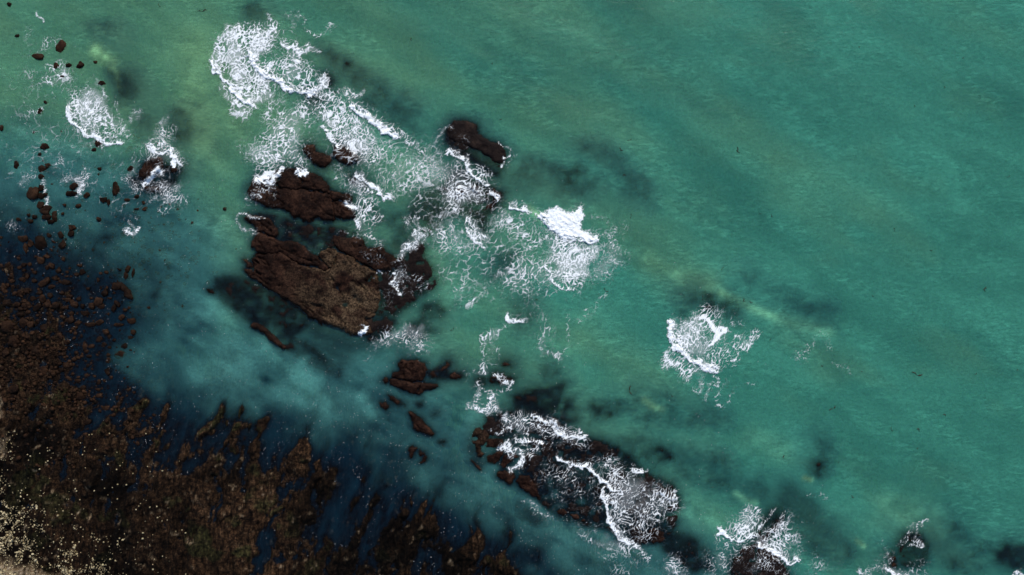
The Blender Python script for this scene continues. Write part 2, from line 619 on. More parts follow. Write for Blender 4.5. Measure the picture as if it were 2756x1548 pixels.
def block_mesh(name, view, pts, z, seed, rough=1.0, ragged=1.0, mat=None, slope=2.2, gap=.05, tan=0.0, tan_at=None, pits=(), step=1, tilt=(0, 0)):
    poly = at(view, pts, z)
    x0, y0 = poly.min(0) - 2.6
    x1, y1 = poly.max(0) + 2.6
    i0, i1 = np.searchsorted(rx, [x0, x1])
    j0, j1 = np.searchsorted(ry, [y0, y1])
    i0, j0 = max(i0, 0), max(j0, 0)
    xs, ys = rx[i0:i1:step], ry[j0:j1:step]
    if len(xs) < 3 or len(ys) < 3:
        return None
    X, Y = np.meshgrid(xs, ys)
    s = sdist(X, Y, poly) - gap + ragged * (.17 * fbm(X / 1.1, Y / 1.1, 4, seed) + .09 * fbm(X / .4, Y / .4, 2, seed + 3))
    c = poly.mean(0)
    top = z + rough * (.10 * fbm(X / 2.4, Y / 2.4, 3, seed + 5) + .055 * fbm(X / .5, Y / .5, 3, seed + 9))
    top = top + tilt[0] * (X - c[0]) + tilt[1] * (Y - c[1])
    so = np.minimum(s, 0)
    hgt = np.where(s > 0, top - .13 * np.exp(-np.maximum(s, 0) / .18), top - .13 + slope * np.maximum(so, -(max(z, 0) + .12) / slope) + np.minimum(so + (max(z, 0) + .12) / slope, 0) * min(slope, .95))
    hgt = hgt - rough * .16 * sstep(.66, .86, vnoise(X / .8, Y / .8, seed + 21)) * (s > 0)
    for px, py, pr, pd in pits:
        q = at(view, (px, py), z)
        hgt = hgt - pd * np.exp(-((X - q[0]) ** 2 + (Y - q[1]) ** 2) / pr ** 2)
    if z > .3:
        bu, bv = X * .80 - Y * .60, X * .60 + Y * .80
        rg = np.abs(fbm(bu / 5.5, bv / 1.7, 3, seed + 61))
        hgt = hgt - .34 * sstep(.10, .0, rg) * sstep(.1, .4, s)
    rim = sstep(.46, .12, hgt + .22 * fbm(X / 1.2, Y / 1.2, 3, seed + 63))
    bed = land_at(X, Y)
    ok = hgt > bed - .25
    keep = ok[:-1, :-1] | ok[1:, :-1] | ok[:-1, 1:] | ok[1:, 1:]
    keep &= (s[:-1, :-1] > -2.4)
    if not keep.any():
        return None
    if step == 1:
        TOP[j0:j1, i0:i1] = np.maximum(TOP[j0:j1, i0:i1], hgt)
    else:
        sub = TOP[j0:j1, i0:i1]
        gxx, gyy = np.meshgrid(rx[i0:i1], ry[j0:j1])
        TOP[j0:j1, i0:i1] = np.maximum(sub, bil(xs, ys, hgt, gxx, gyy))
    Fq, used = grid_faces(keep)
    V = np.stack([X.ravel(), Y.ravel(), hgt.ravel()], 1)[used]
    tn = np.zeros(X.shape)
    if tan:
        tn = tan * sstep(-.2, .6, fbm(X / 2.6, Y / 2.6, 4, seed + 13))
        if tan_at:
            q = at(view, tan_at[:2], z)
            tn = tn + tan_at[3] * np.exp(-((X - q[0]) ** 2 + (Y - q[1]) ** 2) / tan_at[2] ** 2) * sstep(-.5, .3, fbm(X / 1.6, Y / 1.6, 4, seed + 17))
    return mesh_np(name, V, Fq, mat or M_REEF, {"tan": np.clip(tn, 0, 1).ravel()[used], "rim": rim.ravel()[used]})


SEED = [100]


def one_rock(name, label, cat, view, pts, z, group=None, **kw):
    SEED[0] += 7
    me = block_mesh(name, view, pts, z, SEED[0], **kw)
    if me is None:
        return
    o = link(bpy.data.objects.new(name, me))
    tag(o, label, cat, group)
    return o


def many_rock(name, label, cat, blocks, group=None):
    root = link(bpy.data.objects.new(name, None))
    root.empty_display_size = .5
    tag(root, label, cat, group)
    for part, view, pts, z, kw in blocks:
        SEED[0] += 7
        me = block_mesh(part, view, pts, z, SEED[0], **kw)
        if me is not None:
            link(bpy.data.objects.new(part, me), root)
    return root


many_rock("reef_slab", "long brown cracked reef slab, the northern of the two big bare ones", "reef", [
    ("rock_block", "N", [(600, 375), (590, 300), (660, 200), (720, 90), (860, 72), (940, 80), (955, 150), (985, 175), (1040, 145), (1150, 135), (1210, 195),
                         (1290, 250), (1370, 310), (1400, 370), (1385, 443), (1300, 447), (1150, 427), (980, 402), (850, 407), (700, 387)], .42, {}),
    ("rock_block", "N", [(300, 250), (330, 225), (430, 190), (520, 150), (620, 100), (705, 88), (650, 200), (580, 270), (545, 355), (470, 375), (380, 320)], .22, {}),
    ("rock_block", "N", [(80, 460), (120, 340), (170, 250), (235, 210), (290, 245), (375, 330), (470, 390), (595, 388), (700, 398), (850, 418), (980, 413),
                         (1150, 438), (1300, 458), (1385, 458), (1435, 540), (1445, 640), (1485, 760), (1495, 850), (1480, 890), (1400, 895), (1300, 880),
                         (1200, 860), (1140, 890), (1100, 925), (1050, 930), (960, 880), (910, 835), (850, 865), (790, 820), (770, 760), (690, 755), (640, 725),
                         (500, 720), (400, 710), (330, 670), (270, 640), (190, 590), (120, 530)], .45, dict(ragged=1.5, tilt=(.012, -.01))),
    ("rock_block", "N", [(1393, 458), (1500, 460), (1600, 480), (1700, 510), (1770, 560), (1770, 600), (1705, 667), (1640, 628), (1560, 598), (1455, 588), (1447, 540)], .48, {}),
    ("rock_block", "N", [(1460, 602), (1560, 607), (1640, 637), (1698, 677), (1780, 740), (1840, 860), (1800, 885), (1680, 895), (1590, 880), (1507, 850), (1496, 760)], .46, {}),
])
many_rock("reef_slab", "largest brown reef slab with tan weed on its middle, cracked into blocks", "reef", [
    ("rock_block", "P", [(60, 110), (100, 85), (160, 75), (230, 105), (310, 115), (340, 140), (380, 190), (415, 250), (410, 290), (370, 302), (330, 287), (280, 257), (190, 252), (185, 220), (130, 160), (90, 140)], .35, {}),
    ("rock_block", "P", [(190, 266), (280, 271), (330, 303), (370, 318), (410, 350), (540, 350), (600, 375), (690, 400), (710, 450), (770, 490), (835, 522),
                         (900, 582), (935, 606), (945, 640), (905, 664), (760, 602), (640, 585), (530, 515), (430, 465), (250, 488), (200, 460), (140, 400), (150, 340), (180, 290)], .5, {}),
    ("rock_block", "P", [(840, 502), (870, 460), (930, 430), (1000, 430), (1047, 470), (1027, 530), (995, 580), (975, 632), (945, 605), (893, 560)], .52, dict(tan=.75)),
    ("rock_block", "P", [(1005, 300), (1060, 300), (1140, 320), (1180, 340), (1230, 315), (1290, 320), (1335, 380), (1360, 430), (1430, 420), (1490, 425),
                         (1540, 470), (1610, 490), (1650, 530), (1660, 580), (1600, 650), (1530, 650), (1470, 660), (1400, 618), (1300, 588), (1220, 518), (1150, 488), (1070, 458), (1030, 400), (1010, 350)], .42, dict(tan=.12)),
    ("rock_block", "P", [(140, 720), (170, 650), (165, 600), (135, 550), (190, 500), (250, 495), (430, 477), (530, 527), (640, 597), (720, 627), (900, 677), (985, 643),
                         (1005, 585), (1055, 483), (1150, 503), (1220, 533), (1300, 603), (1400, 633), (1470, 672), (1460, 760), (1470, 850), (1480, 950), (1460, 1050), (1430, 1120),
                         (1330, 1160), (1380, 1230), (1420, 1330), (1300, 1330), (1180, 1310), (1050, 1260), (920, 1215), (830, 1200), (750, 1150), (680, 1100), (620, 1030),
                         (560, 970), (500, 940), (430, 915), (380, 870), (300, 820), (200, 770)], .5,
     dict(ragged=1.5, tan=.35, tan_at=(1230, 930, 6.5, .95), pits=[(1390, 790, .7, .5), (1400, 720, .55, .45), (1120, 1020, .8, .5), (1270, 995, .5, .45), (1160, 900, .7, .35), (1040, 840, .5, .3), (1210, 960, .6, .4)])),
    ("shelf_block", "P", [(1480, 680), (1600, 660), (1670, 560), (1800, 490), (1870, 380), (1920, 360), (1950, 420), (1960, 520), (2060, 680), (2100, 780), (2050, 850),
                          (1900, 920), (1850, 1000), (1720, 1060), (1640, 1150), (1640, 1200), (1580, 1290), (1480, 1380), (1380, 1380), (1345, 1170), (1440, 1130), (1490, 950), (1480, 800)], -.0, dict(rough=1.5, tilt=(-.005, 0), gap=-.2, mat=M_SUNK)),
    ("rock_block", "P", [(45, 540), (90, 535), (160, 590), (163, 620), (130, 635), (85, 620)], .2, dict(tan=.6)),
    ("rock_block", "P", [(40, 640), (130, 650), (148, 690), (130, 725), (80, 690)], .25, {}),
])
one_rock("sunken_reef", "broad brown reef shelf just under water between the two big bare slabs", "reef", "P",
         [(200, 60), (400, 70), (700, 170), (1000, 200), (1250, 260), (1200, 330), (1000, 420), (840, 500), (700, 400), (540, 350), (420, 330), (380, 180)], -.07, slope=.9, mat=M_SUNK, rough=1.3)
one_rock("reef_rock", "kidney-shaped bare brown rock, western of the pair above the northern slab", "rock", "B",
         [(890, 1120), (910, 1100), (950, 1095), (975, 1130), (1000, 1150), (1050, 1165), (1085, 1190), (1085, 1225), (1045, 1260), (1000, 1250), (950, 1220), (910, 1170)], .45)
one_rock("reef_rock", "oval bare brown rock, eastern of the pair above the northern slab", "rock", "B",
         [(1115, 1110), (1160, 1100), (1215, 1120), (1260, 1150), (1295, 1185), (1285, 1215), (1240, 1245), (1190, 1230), (1140, 1205), (1110, 1170)], .45)
many_rock("reef_ledge", "dark square-cornered wet ledge standing out on the seaward side", "reef", [
    ("ledge_block", "M", [(300, 190), (345, 140), (400, 140), (500, 160), (505, 230), (560, 260), (620, 295), (670, 310), (710, 345), (715, 380), (690, 435), (640, 425), (600, 380), (520, 330), (450, 290), (380, 280), (320, 250)], .26, dict(rough=.7, gap=-.25, mat=M_SUNK)),
    ("shelf_block", "M", [(290, 200), (450, 290), (640, 430), (690, 450), (670, 520), (600, 500), (480, 420), (350, 340), (290, 270)], .02, dict(gap=-.4, mat=M_SUNK)),
])
many_rock("awash_reef", "dark reef awash under a web of foam, south of the square-cornered ledge", "reef", [
    ("shelf_block", "M", [(60, 850), (110, 690), (170, 640), (280, 620), (330, 500), (420, 460), (480, 560), (600, 600), (720, 660), (700, 750), (600, 830), (560, 960), (480, 870), (430, 820), (260, 850), (150, 990), (80, 980)], -.13, dict(rough=1.5)),
    ("rock_block", "M", [(450, 620), (500, 600), (580, 620), (620, 660), (610, 685), (520, 680), (460, 650)], .1, {}),
])
many_rock("awash_rock", "pair of dark wet rocks ringed by surf, alone off the boulder field", "rock", [
    ("rock_block", "E", [(1040, 230), (1070, 170), (1120, 130), (1180, 115), (1205, 140), (1200, 190), (1160, 245), (1110, 285), (1060, 290), (1030, 270)], .5, {}),
    ("rock_block", "E", [(1220, 190), (1250, 175), (1300, 185), (1335, 215), (1300, 245), (1220, 240)], .15, {}),
    ("rock_block", "E", [(1070, 340), (1130, 315), (1190, 320), (1200, 360), (1150, 385), (1090, 370)], .05, {}),
    ("shelf_block", "E", [(960, 280), (1030, 260), (1220, 250), (1390, 180), (1380, 230), (1330, 330), (1240, 390), (1100, 400), (990, 340)], -.25, dict(rough=1.4)),
])
one_rock("reef_rock", "narrow whale-backed brown rock in the blue lagoon below the largest slab", "rock", "P",
         [(130, 1230), (150, 1210), (200, 1215), (260, 1260), (330, 1310), (380, 1350), (430, 1400), (500, 1470), (480, 1490), (400, 1440), (330, 1390), (270, 1320), (200, 1275), (140, 1255)], .42, ragged=.6)
one_rock("sunken_reef", "long dark sunken band of reef beside the narrow whale-backed rock", "reef", "D",
         [(545, 705), (600, 700), (680, 735), (740, 765), (785, 805), (730, 845), (740, 880), (715, 872), (640, 812), (580, 768), (540, 735)], -.07, slope=.8, rough=1.2, gap=-.3, mat=M_SUNK)
one_rock("sunken_reef", "small oval dark rock under water between the whale-backed rock and the slab", "rock", "P",
         [(450, 1090), (520, 1075), (600, 1130), (610, 1180), (520, 1190), (450, 1160)], -.12)
one_rock("sunken_reef", "faint brown ledge under water along the foot of the largest slab", "reef", "D",
         [(745, 770), (790, 800), (850, 835), (940, 865), (900, 880), (850, 945), (800, 920), (760, 870), (790, 850), (740, 800)], -.50, slope=.7, mat=M_SUNK)
one_rock("reef_rock", "tiny dark rock at the western tip of the sunken band", "rock", "E", [(1535, 1105), (1590, 1110), (1605, 1135), (1570, 1145)], .1)

many_rock("reef_cluster", "clump of brown rocks split by a channel, midway between slab and southern reef", "reef", [
    ("rock_block", "I", [(355, 320), (390, 285), (430, 300), (520, 295), (580, 320), (600, 370), (590, 440), (560, 465), (470, 468), (390, 452), (300, 438), (310, 400), (380, 385)], .42, dict(rough=1.4)),
    ("rock_block", "I", [(285, 457), (340, 452), (420, 477), (520, 492), (600, 490), (690, 500), (700, 515), (640, 535), (560, 560), (545, 595), (480, 580), (420, 550), (350, 525), (290, 490)], .35, {}),
    ("rock_block", "I", [(605, 390), (650, 350), (720, 335), (760, 290), (810, 285), (830, 320), (780, 360), (800, 420), (850, 380), (920, 400), (915, 440), (850, 455), (740, 465), (650, 460), (610, 430)], .05, dict(rough=1.8)),
])
S2 = "small rocks around the mid-channel clump"
one_rock("reef_rock", "round brown rock at the western end of the mid-channel clump", "rock", "I", [(222, 465), (240, 440), (265, 450), (270, 475), (245, 497)], .3)
many_rock("awash_rock", "two low dark rocks awash with foam on top, east of the mid-channel clump", "rock", [
    ("rock_block", "I", [(1030, 470), (1060, 440), (1110, 435), (1115, 500), (1040, 500)], -.02, {}),
    ("rock_block", "I", [(1135, 450), (1160, 410), (1220, 385), (1300, 410), (1370, 440), (1370, 475), (1290, 490), (1190, 500), (1140, 485)], .03, {}),
])
one_rock("awash_rock", "small dark rock north of the two foam-topped rocks", "rock", "I", [(1255, 325), (1290, 305), (1340, 315), (1330, 340), (1270, 345)], .02)
one_rock("reef_rock", "pointed canoe-shaped brown rock in the lagoon", "rock", "I",
         [(450, 740), (490, 755), (550, 810), (610, 870), (665, 930), (650, 945), (590, 925), (520, 905), (490, 880), (490, 830), (465, 780)], .45, ragged=.5)
one_rock("awash_rock", "long low rock just below the mid-channel clump, northeast of the canoe-shaped rock", "rock", "I", [(265, 585), (310, 600), (380, 630), (430, 660), (420, 690), (350, 680), (290, 635)], .08)
one_rock("awash_rock", "small low rock north of the canoe-shaped rock's tip", "rock", "I", [(200, 660), (240, 660), (280, 700), (250, 720), (210, 690)], .1)
one_rock("awash_rock", "small round low rock directly above the canoe-shaped rock", "rock", "I", [(505, 665), (570, 655), (575, 685), (530, 700)], .06)
one_rock("sunken_rock", "dark sunken rock east of the canoe-shaped rock's upper end", "rock", "I", [(635, 770), (680, 740), (720, 735), (715, 770), (660, 790)], -.08)
one_rock("reef_rock", "knobbly brown rock, western of two south of the canoe-shaped rock", "rock", "I", [(450, 1045), (480, 1030), (515, 1055), (490, 1085), (480, 1140), (460, 1140), (455, 1080)], .2)
one_rock("reef_rock", "hook-shaped brown rock, eastern of two south of the canoe-shaped rock", "rock", "I", [(525, 1090), (545, 1065), (590, 1090), (615, 1130), (590, 1180), (545, 1190), (560, 1150), (580, 1120), (545, 1120)], .15)
one_rock("sunken_rock", "small flat dark rock east of the canoe-shaped rock's lower tip", "rock", "I", [(700, 1000), (770, 980), (770, 1005), (720, 1010)], .04)

# southern reef
many_rock("reef_ledge", "rust-brown rock with a round hole at the western end of the southern reef", "reef", [
    ("rock_block", "Q", [(95, 580), (130, 500), (160, 430), (230, 425), (250, 465), (330, 470), (390, 520), (380, 560), (340, 640), (300, 670), (240, 690), (260, 780), (325, 830), (260, 905), (210, 870), (180, 780), (150, 680), (110, 640)], .38,
     dict(tan=.25, pits=[(162, 592, .45, .7)])),
    ("rock_block", "Q", [(370, 590), (460, 580), (540, 595), (590, 590), (605, 650), (550, 720), (450, 730), (360, 720), (330, 690), (345, 640)], .16, {}),
    ("rock_block", "Q", [(340, 850), (440, 800), (500, 770), (615, 780), (600, 840), (550, 920), (470, 970), (400, 975), (340, 950)], .12, {}),
    ("rock_block", "Q", [(620, 830), (680, 800), (740, 800), (890, 860), (860, 900), (780, 920), (700, 1000), (640, 1060), (560, 1060), (540, 1000), (570, 910)], .10, {}),
    ("shelf_block", "Q", [(20, 760), (50, 520), (150, 380), (300, 340), (330, 380), (500, 500), (600, 580), (560, 740), (420, 760), (320, 850), (340, 1000), (200, 1000), (100, 860)], -.22, {}),
])
one_rock("reef_rock", "blocky brown rock on the lagoon edge of the southern reef", "rock", "Q", [(510, 1150), (600, 1100), (690, 1120), (750, 1130), (755, 1200), (700, 1290), (620, 1240), (540, 1190)], .42)
one_rock("reef_rock", "thin brown sliver of rock at the southwest corner of the southern reef", "rock", "Q", [(95, 920), (140, 950), (200, 1000), (270, 1085), (240, 1080), (170, 1020)], .28, ragged=.3)
one_rock("reef_rock", "long brown rock on the lagoon edge, east of the blocky one", "rock", "J", [(485, 740), (500, 700), (560, 710), (600, 760), (640, 810), (650, 870), (600, 860), (540, 820), (500, 780)], .35)
many_rock("awash_reef", "wide southern reef awash under lacy foam and small breakers", "reef", [
    ("shelf_block", "J", [(240, 300), (360, 240), (600, 230), (740, 290), (960, 420), (1120, 460), (1300, 560), (1420, 680), (1640, 800), (1690, 900), (1640, 1080), (1590, 1200),
                          (1450, 1190), (1330, 1200), (1240, 1150), (1150, 1070), (1000, 1060), (880, 1020), (760, 970), (700, 910), (660, 870), (640, 800), (580, 700), (520, 640), (560, 560), (650, 520), (560, 470), (380, 450), (250, 360)], -.045, dict(rough=2.0, tan=.25, slope=1.2, gap=-.5, mat=M_SUNK)),
    ("rock_block", "J", [(780, 975), (830, 955), (860, 985), (830, 1005)], .2, {}),
    ("rock_block", "J", [(885, 1005), (930, 995), (945, 1025), (910, 1030)], .22, {}),
    ("rock_block", "J", [(955, 1040), (990, 1030), (1030, 1070), (1000, 1085)], .2, {}),
    ("rock_block", "J", [(1460, 1110), (1540, 1070), (1600, 1130), (1580, 1200), (1500, 1210)], .08, {}),
])
one_rock("sunken_reef", "dark fan of wet reef north of the southern reef, its top edge straight", "reef", "J",
         [(460, 110), (560, 60), (680, 40), (825, 20), (800, 110), (770, 210), (700, 250), (600, 240), (480, 240), (470, 170)], -.08, gap=-.2, mat=M_SUNK)
one_rock("sunken_reef", "dark rounded rock just under water beside the fan of wet reef", "rock", "J", [(810, 200), (830, 130), (900, 120), (930, 200), (930, 290), (860, 310), (800, 270)], -.12, pits=[(880, 240, .8, .5)], rough=1.5)
one_rock("sunken_reef", "dark sunken tongue of reef southwest of the southern reef, ringed by foam flecks", "reef", "J",
         [(455, 930), (500, 880), (600, 930), (700, 1000), (720, 1080), (640, 1100), (560, 1060), (470, 1010)], -.34)
one_rock("sunken_reef", "dark feathery sunken rock at the eastern end of the southern reef", "reef", "J", [(1600, 1180), (1680, 1130), (1830, 1200), (1830, 1300), (1700, 1320), (1590, 1250)], -.1, gap=-.3, mat=M_SUNK)
one_rock("awash_rock", "dark rock awash between two fans of foam at the bottom edge", "rock", "L", [(430, 1020), (500, 920), (560, 880), (640, 890), (720, 950), (790, 1030), (840, 1150), (410, 1150)], .12, rough=1.4, gap=-.3, mat=M_SUNK)
one_rock("sunken_reef", "dark streak of sunken reef dividing the two fans of foam at the bottom", "reef", "L", [(560, 870), (700, 620), (760, 590), (800, 640), (620, 900)], -.1, gap=-.4, mat=M_SUNK)
one_rock("sunken_reef", "large dark sunken reef above the eastern fan of foam", "reef", "L", [(745, 540), (800, 450), (870, 430), (930, 480), (1000, 520), (1050, 640), (1000, 720), (880, 700), (760, 650)], -.5, slope=.8, mat=M_SUNK)
one_rock("sunken_reef", "dark upright sunken rock near the bottom edge, thin foam across its top", "reef", "L", [(1660, 860), (1700, 810), (1790, 810), (1850, 870), (1850, 980), (1800, 1020), (1690, 1010)], -.08, gap=-.4, mat=M_SUNK)
one_rock("awash_rock", "small wet rock with foam beside the dark upright sunken rock", "rock", "L", [(1580, 940), (1620, 900), (1645, 960), (1640, 1040), (1590, 1040)], .0)
one_rock("sunken_reef", "dark sunken rock at the bottom right corner", "reef", "L", [(2370, 930), (2450, 890), (2700, 900), (2700, 1030), (2480, 1030), (2380, 980)], -.15, gap=-.4, mat=M_SUNK)
FAR = [  # sunken reefs that show only as dark clouds in the green water
    ("dark slanting cloud of sunken reef above the bottom right corner", "L", [(970, 360), (1000, 270), (1040, 110), (1110, 100), (1150, 160), (1080, 360)], -.85),
    ("dark cloud of sunken reef left above the large sunken reef at the bottom", "L", [(440, 430), (560, 420), (690, 480), (660, 540), (540, 550), (440, 500)], -.85),
    ("dark sunken reef tucked above the ring-shaped breaker in the east", "K", [(450, 300), (480, 260), (620, 270), (780, 290), (850, 340), (960, 420), (900, 470), (700, 400), (560, 410), (430, 440)], -.6),
    ("broad patch of sunken reef north of the solid white breaker", "M", [(780, 560), (860, 470), (1000, 450), (1130, 470), (1350, 500), (1420, 560), (1300, 690), (1000, 660), (800, 620)], -.85),
    ("long dark streak of sunken reef far out above the solid white breaker", "M", [(1280, 300), (1450, 320), (1570, 390), (1660, 470), (1790, 640), (1800, 720), (1700, 690), (1560, 500), (1400, 390)], -1.0),
    ("bean-shaped dark sunken rock seaward of the small western breaker", "A", [(820, 520), (900, 540), (980, 580), (1030, 680), (1000, 740), (900, 740), (880, 650)], -.5),
    ("dark cloud of sunken rock east of the rocks ringed by surf", "A", [(1300, 830), (1440, 850), (1480, 1000), (1430, 1090), (1340, 1060), (1300, 930)], -.85),
    ("small dark cloud of sunken rock north of the rocks ringed by surf", "A", [(1020, 950), (1100, 880), (1150, 900), (1130, 990), (1040, 1010)], -.9),
    ("dark bar of sunken reef beside the tail of the great northern breaker", "B", [(1020, 390), (1070, 380), (1170, 470), (1330, 560), (1360, 640), (1250, 600), (1120, 500)], -.55),
    ("short dark sunken rock next along the seaward bar", "B", [(1370, 650), (1480, 640), (1510, 740), (1440, 730)], -.6),
    ("dark sunken patch at the southern end of the seaward bar", "B", [(1540, 740), (1640, 750), (1730, 830), (1660, 880), (1560, 820)], -.7),
    ("dark sunken rock at the foot of the second crest", "B", [(1350, 760), (1480, 760), (1640, 880), (1760, 960), (1640, 960), (1480, 880)], -.8),
    ("dark sunken rock under foam east of the northern slab", "C", [(1100, 440), (1250, 470), (1330, 510), (1310, 570), (1180, 530)], -.55),
    ("dark sunken lump west of the foam web, upper one", "C", [(1510, 390), (1540, 320), (1600, 300), (1640, 350), (1600, 410)], -.25),
    ("dark sunken lump west of the foam web, lower one", "C", [(1460, 500), (1510, 480), (1560, 560), (1550, 640), (1480, 620)], -.3),
    ("dark sunken reef under foam off the southeast corner of the largest slab", "C", [(1520, 1170), (1620, 1160), (1690, 1210), (1640, 1270), (1560, 1300), (1600, 1380), (1500, 1440), (1350, 1440), (1400, 1340), (1480, 1290)], -.3),
    ("dark wet rock under foam between two small crests", "C", [(900, 150), (1000, 180), (1090, 260), (1060, 290), (960, 240)], -.1),
    ("dark cloud of sunken reef seaward of the wide southern reef", "J", [(1160, 430), (1400, 420), (1560, 460), (1640, 560), (1500, 640), (1400, 620), (1280, 530)], -.6),
    ("ragged dark sunken patch east of the fan of wet reef", "J", [(1020, 170), (1180, 160), (1380, 150), (1360, 210), (1240, 190), (1150, 270), (1040, 290)], -.6),
    ("faint dark cloud of sunken reef east of the ring-shaped breaker", "K", [(1180, 280), (1300, 270), (1560, 380), (1740, 420), (1700, 540), (1480, 500), (1240, 380)], -1.35),
    ("faint round dark cloud northeast of the ring-shaped breaker", "K", [(930, 110), (1060, 100), (1110, 160), (1000, 200)], -1.25),
    ("dark brown rock at the seaward foot of the great northern breaker", "B", [(1050, 560), (1090, 560), (1130, 600), (1100, 660), (1075, 640)], -.05),
    ("dark wet rock at the end of the great northern crest", "B", [(920, 715), (980, 710), (1020, 740), (980, 760)], .08),
    ("wide dim cloud of sunken reef east of the eastern fan of foam", "L", [(900, 700), (1100, 660), (1250, 760), (1280, 950), (1150, 1000), (960, 900)], -.95),
    ("wide dim cloud of sunken reef along the bottom edge beside the dark upright rock", "L", [(1880, 760), (2050, 700), (2150, 820), (2300, 900), (2250, 1050), (2000, 1060), (1880, 950)], -.95),
    ("dim cloud of sunken reef off the seaward corner of the southern reef", "L", [(-60, 160), (120, 150), (300, 220), (420, 330), (400, 470), (200, 420), (0, 330)], -1.0),
    ("long dim cloud of sunken reef south of the ring-shaped breaker", "K", [(0, 1150), (250, 1180), (420, 1330), (700, 1300), (820, 1420), (500, 1440), (100, 1400)], -1.2),
    ("small dim sunken rock east of the two foam-topped rocks", "I", [(1560, 350), (1660, 330), (1760, 350), (1740, 400), (1600, 410)], -.7),
    ("dim sunken rock in the green water above the bean-shaped one", "A", [(680, 190), (780, 180), (860, 230), (820, 290), (720, 260)], -1.2),
    ("dim sunken rock below the loose net of foam threads", "D", [(1290, 770), (1340, 755), (1350, 800), (1310, 820)], -.8),
    ("dim sunken patch inside the loose net of foam threads", "M", [(600, 1180), (760, 1140), (740, 1240), (640, 1290)], -.8),
    ("dark sunken ridge linking the awash reef to the largest slab", "M", [(150, 640), (90, 760), (60, 980), (-60, 1120), (-130, 1060), (-10, 850), (60, 690)], -.35),
    ("dark sunken tail of the southern reef running out at the bottom edge", "J", [(1560, 1060), (1700, 1130), (1900, 1250), (1950, 1400), (1800, 1440), (1650, 1300)], -.16),
    ("dark slender sunken ledge in the lagoon, in line with the whale-backed rock", "D", [(740, 850), (790, 872), (860, 930), (850, 950), (800, 930), (740, 890)], -.22),
    ("faint dark cloud of sunken rock at the top edge above the great northern breaker", "B", [(470, 70), (560, 70), (600, 130), (540, 150), (470, 120)], -.95),
]
for lab, vw, pts, z in FAR:
    z = z * .80
    deep = z < -.4
    one_rock("sunken_reef", lab, "reef", vw, pts, z, mat=M_SUNK if deep else M_REEF, slope=.85 if deep else 1.3, rough=4.2 if deep else 1.6, ragged=4.0 if deep else 1.4, step=2 if deep else 1,
             group="sunken reefs in the green water")

# ------------------------------------------------------------------ the sea
def swell(X, Y):
    """Height of the water surface."""
    d = (X * -.55 + Y * -.83)
    wob = 6 * fbm(X / 30, Y / 30, 2, 201)
    calm = .25 + .75 * sstep(2, -25, sdist(X, Y, SHORE))
    z = .05 * np.sin((d + wob) / 2.1) + .022 * fbm(X / 3.2, Y / 1.9, 3, 205) + .012 * np.sin((d * .9 + X * .3 + wob) / .9)
    return z * calm - .02


ux = spread_axis(-92, 92, .36, 2400)
uy = spread_axis(-60, 60, .36, 2400)
X, Y = np.meshgrid(ux, uy)
Xc, Yc = np.clip(X, -300, 300), np.clip(Y, -300, 300)
z = swell(Xc, Yc)
SILT_GLINT_LINES = [("K", [(780, 280), (900, 340), (1050, 420), (1250, 500)], .8, .34), ("K", [(1250, 500), (1450, 560), (1700, 620)], 1.1, .25),  # swell crests catching light, painted as pale strokes, with some silt patches
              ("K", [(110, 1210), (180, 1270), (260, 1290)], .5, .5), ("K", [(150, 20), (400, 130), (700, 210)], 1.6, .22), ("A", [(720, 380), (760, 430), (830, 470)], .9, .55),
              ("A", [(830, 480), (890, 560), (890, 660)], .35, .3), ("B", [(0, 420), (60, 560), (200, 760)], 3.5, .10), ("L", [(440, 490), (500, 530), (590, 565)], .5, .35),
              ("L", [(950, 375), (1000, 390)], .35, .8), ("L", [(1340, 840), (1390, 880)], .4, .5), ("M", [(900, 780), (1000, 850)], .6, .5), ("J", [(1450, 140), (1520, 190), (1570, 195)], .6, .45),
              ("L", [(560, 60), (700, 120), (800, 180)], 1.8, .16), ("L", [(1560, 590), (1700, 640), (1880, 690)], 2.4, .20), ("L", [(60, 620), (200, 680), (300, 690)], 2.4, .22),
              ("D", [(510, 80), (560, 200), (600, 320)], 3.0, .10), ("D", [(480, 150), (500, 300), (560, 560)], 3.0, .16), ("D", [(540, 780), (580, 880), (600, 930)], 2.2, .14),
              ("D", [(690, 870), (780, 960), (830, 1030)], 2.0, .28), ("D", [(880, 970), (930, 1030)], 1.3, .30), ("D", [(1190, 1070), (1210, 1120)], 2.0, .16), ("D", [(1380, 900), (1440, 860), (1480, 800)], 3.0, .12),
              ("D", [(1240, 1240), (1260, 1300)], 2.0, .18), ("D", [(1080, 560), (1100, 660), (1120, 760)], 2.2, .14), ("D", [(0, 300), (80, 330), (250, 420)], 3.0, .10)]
silt_light = np.zeros(X.shape)
for vw, pts, w, a in SILT_GLINT_LINES:
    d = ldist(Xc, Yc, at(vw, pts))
    silt_light = np.maximum(silt_light, .6 * a * np.exp(-(d / w) ** 2))
dd = Xc * .86 - Yc * .5
ee = Xc * .5 + Yc * .86
sd_s = sdist(Xc, Yc, SHORE)
streak = sstep(-.3, .9, fbm(dd / 16, ee / 3.6, 4, 221)) * .07 + sstep(.0, .9, fbm(Xc / 1.5 + .2 * Yc, Yc / .5, 3, 225)) * .10 * sstep(-.2, .7, fbm(dd / 9, ee / 5, 3, 227))  # more swell-crest brightness, put into the colour as noise bands
open_sea = sstep(-6, -30, sd_s)
sw = 5.0 * fbm(Xc / 11, Yc / 11, 3, 247)
big = fbm((dd + sw) / 17, (ee + .6 * sw) / 6, 5, 233)
clear = sstep(3.5, -4.0, sd_s + 3.0 * fbm(Xc / 6, Yc / 6, 4, 235))
